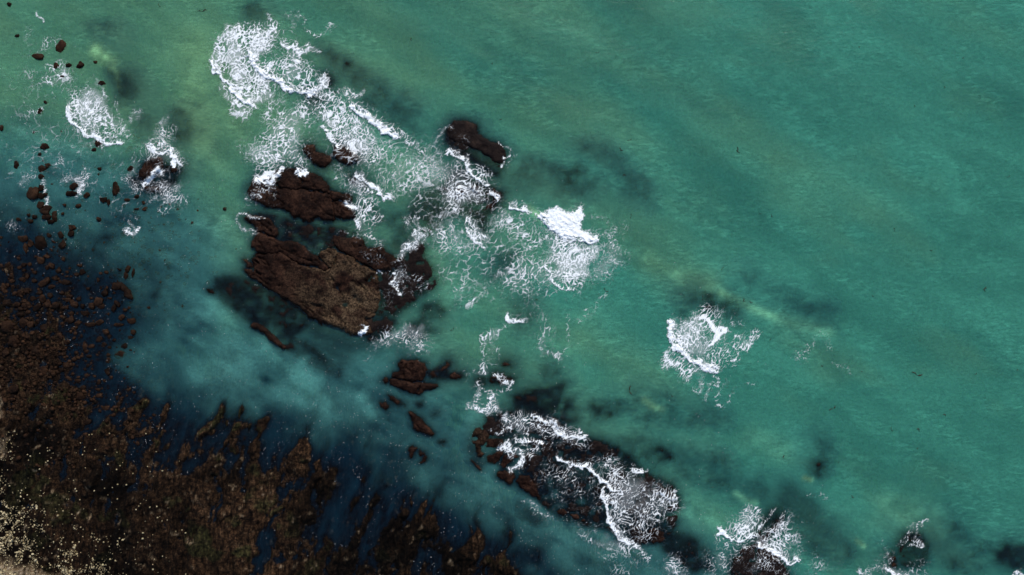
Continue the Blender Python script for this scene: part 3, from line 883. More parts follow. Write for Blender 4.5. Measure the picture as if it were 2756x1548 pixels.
# silt veil thickened with water depth: scattering haze put into the surface colour
col = np.clip(-np.maximum(land(Xc, Yc)[0], np.where((np.abs(X) < 83) & (np.abs(Y) < 51), bil(rx, ry, TOP, X, Y), -9)), 0, 9)
for _ in range(1):
    col = (col + np.roll(col, 1, 0) + np.roll(col, -1, 0) + np.roll(col, 1, 1) + np.roll(col, -1, 1)) / 5
opn = sstep(-8, -24, sd_s)
silt_haze = clear * (.128 + .036 * opn + .045 * big) * (1 + (1 - opn) * (.05 + .50 * fbm(Xc / 4.2, Yc / 3.4, 4, 243) + .45 * fbm(dd / 3.0, ee / 1.1, 4, 245))) * (.22 * sstep(.06, .55, col) + .78 * (1 - np.exp(-(col / (.64 + .86 * opn)) ** 1.7)))
sandy = sstep(-9, -22, sd_s) * np.clip(.34 + .26 * fbm(dd / 14, ee / 6, 4, 237) - .0065 * Xc, 0, .85) + np.clip(silt_light * 2.2, 0, 1) * open_sea
silt_light = silt_light * (.15 + 1.0 * sstep(-.35, .6, fbm(Xc / 2.6, Yc / 2.2, 4, 229))) + streak * open_sea * .5 + np.clip(silt_haze, 0, 1)
gust = sstep(-4, -16, sd_s) * (.18 + .82 * sstep(-.25, .75, fbm(dd / 8, ee / 2.6, 4, 241))) * (1 - np.exp(-(col / 1.2) ** 1.5))  # where the painted wavelet light shows
Fq, used = grid_faces(np.ones((len(uy) - 1, len(ux) - 1), bool))
nv = X.size
V = np.stack([X.ravel(), Y.ravel(), z.ravel()], 1)
# closed body: skirt and bottom far below the sea bed
R_, C_ = X.shape
ring = np.concatenate([np.arange(C_), np.arange(1, R_) * C_ + C_ - 1, (R_ - 1) * C_ + np.arange(C_ - 2, -1, -1), np.arange(R_ - 2, 0, -1) * C_])
low = V[ring].copy()
low[:, 2] = -14
corner = np.array([0, C_ - 1, C_ - 1 + R_ - 1, 2 * (C_ - 1) + R_ - 1])
V2 = np.concatenate([V, low])
k = len(ring)
i = np.arange(k)
side = np.stack([ring[i], nv + i, nv + (i + 1) % k, ring[(i + 1) % k]], 1)
me = mesh_np("sea", V2, np.concatenate([Fq, side]), M_WATER, {"silt_light": np.concatenate([np.clip(silt_light, 0, .9).ravel(), np.zeros(k)]), "open": np.concatenate([sstep(-8, -24, sd_s).ravel(), np.zeros(k)]), "gust": np.concatenate([np.clip(gust, 0, 1).ravel(), np.zeros(k)]), "sandy": np.concatenate([np.clip(sandy, 0, 1).ravel(), np.zeros(k)])})
import bmesh
bm = bmesh.new()
bm.from_mesh(me)
bm.verts.ensure_lookup_table()
bm.faces.new([bm.verts[nv + j] for j in range(k)][::-1])
bmesh.ops.recalc_face_normals(bm, faces=bm.faces[-(k + 1):])
bm.to_mesh(me)
bm.free()
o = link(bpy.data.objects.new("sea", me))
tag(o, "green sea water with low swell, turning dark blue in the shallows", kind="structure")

# ------------------------------------------------------------------ foam
def foam_patch(name, label, prims, cell=1.0, stretch=(0.0, 1.0), seed=0, res=.07, warp=.45):
    """One patch of foam: prims are ('p', view, polygon, density, soft edge m) or ('l', view, line, half width m, density, crest height m)."""
    P = []
    for pr in prims:
        P.append(at(pr[1], pr[2]))
    pad = 1.6
    allp = np.concatenate(P)
    x0, y0 = allp.min(0) - pad
    x1, y1 = allp.max(0) + pad
    x0, y0, x1, y1 = max(x0, -82), max(y0, -49), min(x1, 82), min(y1, 49)
    xs, ys = axis(x0, x1, res), axis(y0, y1, res)
    X, Y = np.meshgrid(xs, ys)
    # ragged outlines
    wx = X + .9 * fbm(X / 2.2, Y / 2.2, 4, seed + 1)
    wy = Y + .9 * fbm(X / 2.2, Y / 2.2, 4, seed + 7)
    cx = X + .45 * fbm(X / 1.0, Y / 1.0, 3, seed + 2)
    cy_ = Y + .45 * fbm(X / 1.0, Y / 1.0, 3, seed + 8)
    dens = np.zeros(X.shape)
    hgt = np.zeros(X.shape)
    for pr, pts in zip(prims, P):
        if pr[0] == 'p':
            s = sdist(wx, wy, pts)
            e = (pr[4] if len(pr) > 4 else .9)
            e = e * 1.1 if pr[3] > .9 else e * 2.1
            dens = np.maximum(dens, (pr[3] if pr[3] > .6 else pr[3] * 1.16) * (.72 * sstep(-e * .8, e * 1.3, s) + .28 * sstep(-e * 2.0, e, s)))
            if len(pr) > 5:
                hgt = np.maximum(hgt, pr[5] * sstep(-.2, 1.6, s))
        elif len(pr) > 5:           # a crest: sharp towards the shore, drawn out to seaward
            d, sg = lside(cx, cy_, pts)
            w = pr[3]
            fade = np.where(sg > 0, np.exp(-(d / (w * 1.15)) ** 2) * .75 + .25 * np.exp(-(d / (w * 2.6)) ** 2), np.exp(-(d / (w * .62)) ** 4))
            fade = fade * np.where(sg > 0, np.clip(.95 + .4 * fbm(X / .7, Y / .7, 3, seed + 53), .5, 1), 1)
            dens = np.maximum(dens, pr[4] * fade)
            hgt = np.maximum(hgt, pr[5] * np.where(sg > 0, np.exp(-(d / (w * 1.4)) ** 2), np.exp(-(d / (w * .7)) ** 2)))
        else:
            d = ldist(wx, wy, pts)
            w = pr[3] * 1.25
            dens = np.maximum(dens, pr[4] * 1.1 * np.exp(-(d / w) ** 2))
    clump = fbm(X / 3.2, Y / 3.2, 4, seed + 13)
    dn = dens * (1 + .85 * clump * (1 - dens) + .35 * fbm(X / 1.1, Y / 1.1, 3, seed + 15) * (1 - dens))
    a, k = stretch
    ca, sa = math.cos(math.radians(a)), math.sin(math.radians(a))
    qx = X + warp * fbm(X / 1.5, Y / 1.5, 3, seed + 17) + .55 * fbm(X / 4.5, Y / 4.5, 2, seed + 73) + .05 * fbm(X / .3, Y / .3, 2, seed + 23)
    qy = Y + warp * fbm(X / 1.5, Y / 1.5, 3, seed + 19) + .55 * fbm(X / 4.5, Y / 4.5, 2, seed + 77) + .05 * fbm(X / .3, Y / .3, 2, seed + 29)
    cell = max(cell * .56, .38)
    u = (qx * ca + qy * sa) / k / cell
    v = (-qx * sa + qy * ca) / cell
    e1 = worley(u, v, seed)
    e2 = worley(u * 2.1 + 5.3, v * 2.1 + 1.7, seed + 40)
    e3 = worley(u * 4.3 + 2.3, v * 4.3 + 7.7, seed + 80)
    m = dens > .05
    if not m.any():
        return

    def rank(e):
        srt = np.sort(e[m])
        return np.searchsorted(srt, e.ravel()).reshape(e.shape) / len(srt)
    R1 = rank(np.abs(fbm(u * .9, v * .9, 4, seed + 91)))
    R2_ = rank(np.abs(fbm(u * 1.7 + 3, v * 1.7, 3, seed + 95)))
    E1, E2 = rank(e1 * (1 + .2 * e3)), rank(e2)
    thread = rank(R1 * .28 + E1 * .72)
    lace = rank(R1 * .20 + E1 * .46 + E2 * .34)
    wl = sstep(.22, .55, dens)
    cdf = thread * (1 - wl) + lace * wl
    x_ = dn - cdf
    al = sstep(-.06, .26, x_) * sstep(.02, .12, dens)
    al = al * (.22 + .62 * sstep(.0, .42, x_) + .16 * sstep(.45, .75, x_ + dens * .5))
    al = np.maximum(al, sstep(.72, .96, dens) * (.75 + .25 * sstep(-.2, .3, x_)))
    al = al * (.55 + .45 * sstep(-.5, .3, fbm(X / 1.1, Y / 1.1, 3, seed + 47) + dens))
    veil = .38 * sstep(.18, .8, dens) * np.clip(.5 + .9 * fbm(X / 2.2, Y / 2.2, 4, seed + 43), 0, 1)
    al = al + (1 - al) * veil
    ok = al > .015
    keep = ok[:-1, :-1] | ok[1:, :-1] | ok[:-1, 1:] | ok[1:, 1:]
    Fq, used = grid_faces(keep)
    xu, yu, au = X.ravel()[used], Y.ravel()[used], al.ravel()[used]
    base = np.maximum(np.maximum(swell(xu, yu), bil(rx, ry, TOP, xu, yu)), -.05) + .035
    lumps = fbm(xu / .38, yu / .38, 3, seed + 37)
    zz = base + .02 * au + hgt.ravel()[used] * (.6 + .5 * lumps) * au * .30
    me = mesh_np(name, np.stack([xu, yu, zz], 1), Fq, M_FOAM, {"foam": np.clip(au, 0, 1)})
    o = link(bpy.data.objects.new(name, me))
    return tag(o, label, "foam", "foam patches where the swell breaks", "stuff")


p, l = 'p', 'l'
foam_patch("breaking_wave", "great white breaker with two crests off the northwest, the largest foam patch", [
    (p, "B", [(195, 430), (230, 310), (310, 215), (430, 200), (520, 210), (640, 240), (680, 300), (620, 420), (480, 480), (500, 520), (600, 590), (700, 660), (700, 720), (640, 780), (560, 820), (470, 800), (380, 700), (260, 590), (200, 500)], .70, .6),
    (p, "B", [(280, 620), (330, 650), (450, 800), (540, 830), (520, 900), (420, 930), (390, 900), (340, 820), (310, 740)], .60, .5),
    (p, "B", [(480, 480), (620, 380), (740, 340), (840, 380), (880, 440), (960, 560), (980, 640), (930, 700), (860, 690), (700, 590), (560, 520)], .62, .8),
    (l, "B", [(480, 460), (560, 540), (650, 595), (740, 640), (800, 680), (880, 710), (950, 700)], .75, 1.0, .75),
    (l, "B", [(205, 490), (260, 580), (330, 650), (400, 720), (450, 780), (520, 815)], .55, .98, .45),
    (l, "B", [(470, 470), (540, 420), (590, 300), (650, 230)], .8, .85, .15),
    (l, "B", [(200, 480), (200, 400), (235, 310), (310, 225), (400, 205)], .35, .8, .2),
    (l, "B", [(640, 110), (660, 200), (650, 290)], .5, .40), (l, "B", [(770, 100), (810, 150), (830, 200)], .9, .28), (l, "B", [(830, 110), (900, 190), (960, 250), (1030, 240), (1100, 190)], .35, .36),
    (l, "B", [(740, 340), (800, 370), (850, 400)], .8, .85, .1), (l, "B", [(920, 350), (1000, 380)], .6, .45),
    (p, "B", [(520, 180), (640, 110), (700, 160), (740, 260), (640, 300), (560, 240)], .30, .8),
], 1.0, (50, 1.25), 3)
foam_patch("foam_sheet", "lacy foam trailing south of the great breaker to the northern slab", [
    (p, "B", [(440, 1090), (600, 960), (740, 830), (880, 770), (1000, 820), (1010, 900), (930, 960), (880, 1080), (900, 1250), (700, 1270), (600, 1290), (520, 1270), (490, 1190)], .42, 1.0),
    (p, "B", [(440, 1090), (700, 1060), (840, 1200), (620, 1290), (500, 1250)], .52, .8),
    (p, "B", [(520, 920), (580, 830), (680, 720), (720, 760), (640, 900), (600, 980)], .42, .6),
    (p, "B", [(370, 1100), (450, 1080), (500, 1140), (420, 1170)], .22, .6),
    (l, "N", [(280, 205), (400, 195), (440, 170)], .55, .9), (p, "N", [(430, 170), (560, 60), (700, 60), (640, 90), (520, 140)], .5, .5),
    (l, "N", [(960, 100), (1000, 165)], .5, .8),
], .95, (40, 1.3), 9)
foam_patch("breaking_wave", "long white roller and fan of lace behind it, southeast of the great breaker", [
    (p, "B", [(960, 760), (1100, 780), (1250, 830), (1400, 960), (1540, 1080), (1540, 1200), (1400, 1290), (1300, 1200), (1140, 1080), (1030, 960), (980, 880)], .50, .8),
    (l, "B", [(1240, 800), (1300, 850), (1380, 910), (1460, 970), (1560, 1020)], .75, 1.0, .7),
    (l, "B", [(1030, 960), (1080, 1030), (1140, 1090)], .32, .9, .2),
    (p, "B", [(1000, 690), (1100, 690), (1230, 780), (1200, 830), (1080, 800)], .55, .6),
    (l, "B", [(1180, 700), (1230, 680), (1260, 720), (1310, 680)], .5, .38), (l, "B", [(1020, 600), (1060, 590), (1080, 650), (1000, 690)], .5, .6),
    (p, "B", [(1400, 1300), (1540, 1100), (1700, 1060), (1850, 1120), (1900, 1000), (1960, 1100), (1900, 1400), (1600, 1447), (1450, 1380)], .30, .8),
    (l, "B", [(1560, 1000), (1650, 1020), (1740, 1080), (1800, 1120)], .45, .45),
    (l, "C", [(1000, 180), (1060, 230), (1110, 280)], .4, .9, .2), (l, "C", [(1110, 290), (1180, 340), (1250, 375)], .6, 1.0, .35),
    (p, "C", [(860, 130), (980, 180), (1100, 290), (1230, 390), (1200, 430), (1130, 540), (1050, 620), (1000, 500), (960, 380), (880, 260)], .44, .7),
    (p, "C", [(1000, 480), (1100, 470), (1230, 520), (1200, 560), (1080, 640), (1030, 620)], .35, .6),
], .75, (62, 1.9), 15)
foam_patch("foam_web", "ragged web of foam over the awash reef below the square-cornered ledge", [
    (p, "M", [(90, 340), (220, 330), (400, 440), (560, 590), (620, 650), (600, 760), (480, 800), (440, 900), (520, 1030), (600, 1090), (420, 1150), (250, 1080), (150, 1000), (190, 880), (250, 760), (230, 640), (60, 620), (20, 480)], .37, 1.0),
    (p, "M", [(250, 620), (420, 470), (600, 640), (560, 740), (400, 760), (260, 720)], .46, .7),
    (l, "M", [(290, 380), (340, 370), (420, 400)], .6, .9, .2), (l, "M", [(430, 430), (480, 520), (540, 580), (600, 600)], .32, .95, .25), (l, "M", [(600, 650), (640, 690), (690, 720)], .35, .95, .25),
    (l, "M", [(750, 760), (810, 790), (890, 800)], .55, 1.0, .4), (l, "M", [(440, 850), (440, 950), (490, 1020), (580, 1070)], .32, .85, .2),
    (p, "M", [(440, 820), (560, 880), (600, 1000), (560, 1060), (460, 980)], .5, .5), (p, "M", [(480, 430), (590, 470), (590, 590), (500, 560)], .5, .4),
    (l, "M", [(50, 860), (60, 920), (110, 960), (150, 990)], .3, .4), (l, "M", [(300, 190), (250, 230), (180, 330)], .5, .4), (p, "M", [(310, 260), (400, 250), (440, 290), (350, 300)], .35, .4),
    (l, "M", [(660, 310), (710, 340), (720, 390), (690, 440)], .2, .5), (l, "M", [(720, 360), (760, 400), (730, 460)], .3, .25),
    (p, "M", [(620, 830), (720, 770), (800, 850), (760, 980), (680, 960), (600, 900)], .35, .6),
], .9, (70, 1.4), 21)
foam_patch("foam_web", "thin wandering foam threads linking the great breaker to the solid one in the middle", [
    (p, "D", [(720, 260), (980, 330), (1130, 330), (1250, 480), (1400, 560), (1540, 560), (1570, 680), (1440, 760), (1240, 770), (1100, 720), (1010, 520), (880, 480), (820, 400)], .15, 1.2),
    (p, "D", [(560, 330), (640, 330), (640, 420), (590, 420)], .10, .8), (p, "D", [(0, 120), (200, 160), (300, 320), (460, 380), (460, 520), (300, 560), (150, 460), (0, 480)], .10, 1.0),
], 1.5, (40, 1.8), 107, .075)
foam_patch("breaking_wave", "solid white breaker with a round sheet of lace below it in the middle", [
    (p, "M", [(1080, 820), (1180, 790), (1280, 790), (1340, 830), (1330, 890), (1370, 970), (1420, 990), (1400, 1040), (1330, 1040), (1180, 990), (1060, 930), (1000, 850)], .96, .35, .5),
    (l, "M", [(990, 840), (1060, 930), (1180, 990), (1330, 1040), (1410, 1010)], .6, 1.0, .8),
    (p, "M", [(1070, 940), (1200, 990), (1380, 1050), (1420, 1080), (1380, 1300), (1200, 1390), (1080, 1310), (1020, 1200), (1030, 1050)], .68, .6),
    (p, "M", [(1420, 1060), (1520, 900), (1600, 900), (1640, 950), (1580, 1020), (1650, 1100), (1640, 1200), (1500, 1340), (1380, 1330)], .38, .7),
    (p, "M", [(1400, 850), (1460, 860), (1440, 920)], .5, .4), (l, "M", [(1030, 1190), (1080, 1310), (1140, 1370), (1210, 1390)], .35, .85, .2),
    (p, "M", [(1200, 800), (1240, 750), (1280, 740), (1330, 820)], .3, .5),
], .75, (65, 1.5), 27)
foam_patch("foam_web", "loose net of foam threads between the solid white breaker and the largest slab", [
    (p, "M", [(640, 860), (800, 830), (990, 880), (1010, 960), (960, 1130), (1010, 1250), (900, 1380), (760, 1447), (640, 1350), (760, 1200), (820, 1100), (720, 1000)], .33, .9),
    (p, "D", [(1240, 715), (1300, 660), (1380, 640), (1400, 720), (1350, 760), (1380, 800), (1385, 870), (1365, 870), (1355, 800), (1300, 740)], .34, .9),
    (l, "D", [(1275, 800), (1288, 812), (1312, 812)], .45, .95, .2),
    (p, "D", [(1120, 740), (1150, 700), (1230, 680), (1180, 740), (1140, 775)], .34, .8),
    (l, "D", [(1180, 760), (1240, 700), (1300, 660)], .6, .32),
    (l, "I", [(1230, 30), (1160, 110), (1120, 180), (1100, 280), (1090, 390), (970, 450)], .55, .36), (l, "I", [(1160, 110), (1200, 200), (1160, 300)], .6, .3),
    (l, "I", [(1640, 0), (1610, 100), (1640, 170), (1600, 200), (1640, 260), (1730, 270)], .5, .34), (l, "I", [(1800, 0), (1830, 150), (1810, 250)], .35, .26),
    (l, "D", [(1430, 800), (1460, 810), (1490, 770), (1520, 730)], .45, .3),
    (l, "I", [(1190, 435), (1250, 430), (1310, 470)], .4, .7),
], 1.15, (50, 1.5), 33)
foam_patch("breaking_wave", "ring-shaped breaker with streaming white threads, alone in the eastern water", [
    (l, "K", [(340, 540), (350, 640), (380, 740), (440, 820), (540, 880), (640, 920), (720, 950)], .75, 1.0, .6),
    (p, "K", [(380, 600), (440, 580), (520, 700), (560, 820), (600, 880), (520, 860), (420, 760)], .75, .5),
    (p, "K", [(350, 520), (520, 440), (640, 390), (760, 410), (800, 470), (760, 560), (830, 620), (830, 760), (880, 830), (880, 930), (720, 950), (520, 870), (400, 720)], .44, .6),
    (l, "K", [(620, 510), (680, 540), (750, 600), (740, 650), (680, 690)], .55, .9),
    (p, "K", [(300, 760), (360, 740), (440, 830), (640, 930), (640, 1000), (540, 1000), (400, 990), (270, 890)], .55, .5),
    (l, "K", [(720, 940), (860, 920), (890, 780), (960, 740), (1010, 650), (1060, 620)], .6, .42), (l, "K", [(720, 960), (725, 1050), (730, 1120)], .3, .5),
    (l, "K", [(570, 1090), (620, 1030), (680, 990)], .4, .4), (l, "K", [(640, 1180), (680, 1080)], .4, .35), (l, "K", [(860, 1210), (900, 1100), (1020, 1060)], .4, .25), (l, "K", [(780, 1240), (790, 1100), (830, 1050)], .4, .25),
    (p, "K", [(860, 430), (940, 450), (940, 560), (880, 620), (820, 560)], .25, .5),
], .62, (60, 2.4), 39, .068, .3)
foam_patch("foam_web", "faint broken foam threads drifting east of the ring-shaped breaker", [
    (p, "K", [(1380, 830), (1420, 740), (1500, 760), (1530, 860), (1440, 880)], .24, .5), (l, "K", [(1500, 770), (1570, 740), (1600, 640), (1650, 650), (1680, 730)], .45, .24),
    (l, "K", [(1750, 920), (1800, 905), (1860, 960)], .3, .2), (l, "K", [(580, 1330), (640, 1420)], .3, .2),
], .8, (40, 1.2), 43)
foam_patch("foam_sheet", "wide sheet of lacy foam with thin crests washing the southern reef", [
    (p, "J", [(360, 260), (600, 240), (760, 280), (900, 390), (960, 430), (860, 470), (700, 400), (560, 380), (420, 400), (370, 330)], .42, .6),
    (p, "J", [(380, 420), (640, 440), (720, 560), (900, 620), (1060, 720), (1130, 850), (1130, 980), (980, 960), (800, 900), (640, 790), (620, 700), (700, 600), (560, 560)], .22, .8),
    (p, "J", [(960, 400), (1000, 440), (940, 500), (700, 520), (660, 460), (800, 450)], .35, .6),
    (p, "J", [(1060, 560), (1180, 540), (1300, 680), (1420, 680), (1540, 760), (1660, 800), (1690, 900), (1650, 1080), (1560, 1060), (1400, 1150), (1250, 1100), (1160, 980), (1130, 850), (1080, 740)], .37, .8),
    (l, "J", [(780, 570), (880, 615), (980, 640), (1060, 680), (1110, 740), (1200, 800)], .40, 1.0, .3), (l, "J", [(1130, 800), (1135, 900), (1160, 1020), (1220, 1090), (1260, 1160), (1330, 1210)], .42, 1.0, .35),
    (l, "J", [(1370, 655), (1400, 670), (1440, 670)], .38, 1.0, .25), (l, "J", [(760, 330), (800, 380), (880, 400), (960, 405)], .5, .95, .25), (l, "J", [(600, 250), (680, 290), (740, 300)], .4, .9, .15),
    (l, "J", [(470, 440), (520, 430), (580, 460), (640, 465)], .4, .7), (l, "J", [(390, 500), (440, 520), (500, 540), (530, 600), (440, 650), (400, 660)], .4, .7),
    (p, "J", [(520, 540), (640, 520), (620, 600), (560, 600)], .45, .5),
    (p, "J", [(900, 1060), (1050, 1100), (1240, 1150), (1380, 1210), (1400, 1290), (1500, 1390), (1380, 1340), (1180, 1330), (1150, 1240), (1020, 1180)], .38, .7),
    (p, "J", [(1200, 1400), (1300, 1350), (1320, 1447), (1210, 1460)], .35, .6), (l, "J", [(1370, 1200), (1400, 1280), (1470, 1320)], .4, .7, .1),
    (p, "J", [(500, 890), (600, 910), (700, 960), (750, 1000), (700, 1010), (560, 920)], .44, .5), (p, "J", [(1400, 1150), (1560, 1060), (1600, 1140), (1500, 1260), (1400, 1240)], .3, .6),
], .72, (48, 2.0), 49, .068)
foam_patch("foam_web", "forked scrap of foam north of the rust-brown rock with the hole", [
    (l, "J", [(110, 180), (150, 160), (200, 190), (260, 170), (290, 130), (310, 180), (220, 195)], .5, .55), (l, "J", [(370, 90), (450, 50)], .3, .3), (l, "J", [(160, 40), (180, 100), (150, 150)], .5, .3),
    (l, "J", [(200, 70), (290, 90), (430, 70)], .4, .3), (l, "J", [(360, 250), (380, 300), (360, 360), (300, 390)], .35, .5),
], .8, (30, 1.3), 53)
foam_patch("breaking_wave", "western of two fans of foam with curved crests at the bottom edge", [
    (p, "L", [(330, 770), (450, 660), (520, 600), (590, 580), (610, 700), (560, 800), (490, 840)], .46, .6), (l, "L", [(330, 775), (400, 820), (470, 845), (540, 820), (580, 810)], .42, .95, .35),
    (p, "L", [(190, 1000), (230, 820), (290, 780), (340, 820), (470, 860), (560, 850), (440, 960), (430, 1110), (160, 1110)], .32, .8), (l, "L", [(620, 730), (660, 640), (720, 580)], .35, .4),
    (p, "J", [(1570, 1300), (1700, 1280), (1760, 1400), (1680, 1440), (1580, 1400)], .44, .6), (p, "L", [(-60, 1000), (40, 940), (60, 1000), (20, 1100), (-80, 1110)], .44, .6),
], .7, (55, 1.7), 57, .068)
foam_patch("breaking_wave", "eastern of two fans of foam with curved crests at the bottom edge", [
    (p, "L", [(610, 870), (680, 780), (760, 640), (860, 640), (890, 760), (900, 900), (890, 1000), (830, 990), (720, 940)], .46, .6), (l, "L", [(600, 870), (680, 910), (750, 960), (830, 1000), (900, 1000)], .42, 1.0, .35),
    (p, "L", [(460, 1120), (560, 900), (680, 920), (760, 1020), (900, 1080), (760, 1120)], .28, .7), (p, "L", [(960, 960), (1000, 900), (1160, 990), (1210, 1040), (1150, 1120), (980, 1120)], .26, .7),
    (l, "L", [(1000, 520), (1050, 540), (1090, 560)], .3, .22),
], .7, (60, 1.7), 61, .068)
foam_patch("foam_web", "broken foam around the dark upright sunken rock at the bottom edge", [
    (p, "L", [(1500, 880), (1600, 900), (1640, 1000), (1560, 1050)], .35, .6), (l, "L", [(1560, 1040), (1620, 1070), (1700, 1105)], .45, .9, .15), (p, "L", [(1340, 1060), (1500, 1000), (1850, 1040), (1860, 1120), (1300, 1120)], .32, .6),
    (l, "L", [(1640, 840), (1720, 790), (1800, 760), (1880, 720)], .3, .32), (l, "L", [(1800, 760), (1790, 830), (1830, 880), (1740, 900)], .3, .42), (l, "L", [(2530, 1060), (2576, 1080)], .4, .6), (l, "L", [(1700, 800), (1690, 860)], .3, .4),
], .75, (60, 1.4), 67)
foam_patch("breaking_wave", "small breaker with a fan of lace off the western boulders", [
    (p, "A", [(500, 720), (560, 690), (700, 640), (790, 680), (830, 780), (840, 860), (960, 900), (980, 960), (930, 1060), (830, 1090), (700, 1040), (600, 980), (530, 880)], .52, .6),
    (l, "A", [(505, 800), (540, 910), (620, 990), (720, 1040), (810, 1085), (900, 1080)], .6, .95, .35), (l, "A", [(870, 780), (930, 870), (1000, 930), (1060, 840)], .5, .3), (l, "A", [(720, 630), (740, 600), (780, 650), (800, 720)], .35, .5),
    (l, "A", [(590, 700), (640, 610), (700, 570)], .5, .25),
], .85, (60, 1.4), 71)
foam_patch("foam_web", "scattered scraps of foam among the small rocks in the top left", [
    (p, "A", [(200, 180), (330, 300), (350, 400), (200, 380), (120, 480)], .14, .8), (p, "A", [(345, 540), (420, 590), (410, 640), (365, 620)], .9, .5), (p, "A", [(340, 440), (480, 450), (550, 520), (530, 620), (400, 640), (350, 560)], .44, .6),
    (p, "A", [(180, 510), (230, 520), (280, 500), (240, 600), (300, 690), (240, 640)], .40, .6), (l, "A", [(260, 380), (330, 350), (380, 260), (450, 280)], .5, .25), (l, "A", [(200, 190), (215, 260), (180, 240)], .5, .28), (l, "A", [(290, 100), (310, 130)], .3, .6),
    (l, "A", [(220, 690), (300, 660), (420, 640), (520, 660)], .7, .22), (l, "A", [(260, 860), (300, 870), (320, 830)], .4, .4), (l, "A", [(180, 890), (230, 860)], .5, .25),
], .85, (40, 1.2), 77)
foam_patch("foam_ring", "surf ringing the pair of wet rocks off the boulder field", [
    (p, "A", [(1190, 980), (1280, 900), (1310, 1030), (1300, 1120), (1350, 1200), (1340, 1260), (1290, 1240), (1240, 1170), (1120, 1180), (1050, 1200), (1150, 1060)], .66, .7),
    (l, "A", [(1290, 1140), (1310, 1210), (1345, 1250)], .5, 1.0, .3), (l, "A", [(1130, 1120), (1180, 1150), (1240, 1160)], .6, .9, .2),
    (p, "E", [(960, 200), (1060, 120), (1030, 280), (1060, 340), (1200, 330), (1330, 270), (1390, 300), (1370, 450), (1300, 480), (1160, 460), (1050, 380), (960, 370)], .42, .6),
    (l, "E", [(1210, 180), (1190, 250), (1160, 280), (1080, 300)], .45, .85), (l, "E", [(920, 640), (930, 690), (990, 705), (1020, 680)], .35, .6), (l, "E", [(970, 590), (980, 660)], .35, .4), (l, "E", [(890, 560), (950, 530), (1040, 540)], .4, .25),
    (p, "E", [(1160, 500), (1250, 480), (1340, 490), (1260, 540), (1190, 580)], .28, .6), (l, "E", [(1000, 100), (980, 200), (960, 280)], .5, .3),
], .75, (60, 1.5), 83)
foam_patch("foam_web", "milky foam swirling between the western boulders", [
    (p, "E", [(380, 110), (480, 120), (500, 180), (440, 230), (400, 200)], .46, .5), (p, "E", [(430, 250), (520, 220), (640, 200), (700, 260), (660, 380), (570, 390), (540, 280), (470, 300)], .42, .6), (l, "E", [(640, 220), (670, 290), (600, 390)], .4, .6),
    (l, "E", [(240, 160), (210, 230), (190, 300)], .45, .3), (p, "E", [(30, 620), (90, 590), (110, 640), (180, 680), (130, 700), (80, 690)], .24, .6), (l, "E", [(320, 320), (350, 290), (340, 450), (360, 470)], .4, .4), (l, "E", [(560, 60), (640, 70), (740, 60)], .45, .3),
    (l, "E", [(170, 300), (230, 270)], .5, .35),
], .75, (50, 1.3), 89)
foam_patch("foam_web", "surf streaming along the seaward side of the largest slab", [
    (l, "P", [(40, 210), (20, 150), (50, 80), (130, 50), (250, 70)], .3, .42), (l, "P", [(40, 200), (90, 230), (160, 200), (180, 260), (140, 310)], .4, .38), (p, "P", [(40, 300), (160, 290), (140, 340), (60, 350)], .22, .5),
    (p, "P", [(1620, 640), (1660, 560), (1760, 580), (1780, 700), (1960, 720), (1960, 780), (1760, 840), (1640, 830)], .40, .6), (l, "P", [(1680, 550), (1760, 470), (1830, 380), (1880, 320)], .55, .62), (p, "P", [(1750, 270), (1750, 180), (1800, 90), (1860, 250), (1800, 290)], .45, .5),
    (l, "P", [(1300, 1310), (1320, 1260), (1370, 1220)], .3, .9), (p, "P", [(1440, 1447), (1600, 1280), (1740, 1200), (1900, 1150), (2000, 1180), (1960, 1280), (2050, 1300), (1900, 1447)], .42, .6),
    (p, "I", [(70, 285), (100, 190), (150, 140), (200, 100), (330, 60), (560, 60), (660, 100), (570, 190), (400, 210), (250, 220), (130, 220)], .40, .6),
    (p, "P", [(1080, 220), (1200, 290), (1400, 300), (1540, 360), (1380, 370), (1160, 290)], .40, .5), (l, "P", [(1270, 160), (1310, 240)], .5, .7), (l, "P", [(1470, 700), (1480, 670), (1530, 680)], .25, .5), (l, "P", [(1650, 700), (1690, 780), (1640, 840), (1740, 840)], .3, .6),
    (p, "P", [(680, 400), (840, 430), (900, 380), (940, 410), (830, 500), (740, 470)], .14, .6), (p, "P", [(1880, 830), (2060, 820), (2040, 900), (1900, 930)], .25, .6), (p, "P", [(1240, 440), (1400, 400), (1560, 480), (1520, 560), (1280, 590)], .13, .6),
    (p, "P", [(1490, 850), (1660, 880), (1640, 1050), (1540, 1040)], .16, .6), (l, "P", [(1870, 90), (1870, 170), (1920, 230), (1990, 280)], .3, .42),
    (p, "P", [(1880, 230), (1960, 60), (2120, 20), (2140, 250), (2120, 400)], .22, .7),
], .7, (50, 1.5), 95)
foam_patch("foam_trickle", "white water trickling through the cracks of the northern slab", [
    (l, "N", [(300, 250), (380, 320), (450, 380), (540, 370), (590, 300), (660, 200), (720, 90)], .22, .85), (l, "N", [(490, 385), (560, 345)], .4, 1.0), (p, "N", [(130, 500), (300, 420), (440, 420), (590, 460), (540, 520), (400, 540), (200, 530)], .30, .5),
    (l, "N", [(80, 480), (160, 540), (240, 600)], .25, .4), (l, "N", [(1700, 680), (1760, 730), (1830, 800)], .35, .9),
    (p, "N", [(380, 650), (650, 620), (660, 680), (420, 690)], .14, .4), (p, "N", [(20, 660), (160, 600), (320, 690), (240, 760), (60, 760)], .2, .5),
], .45, (30, 1.4), 99, .068, .25)

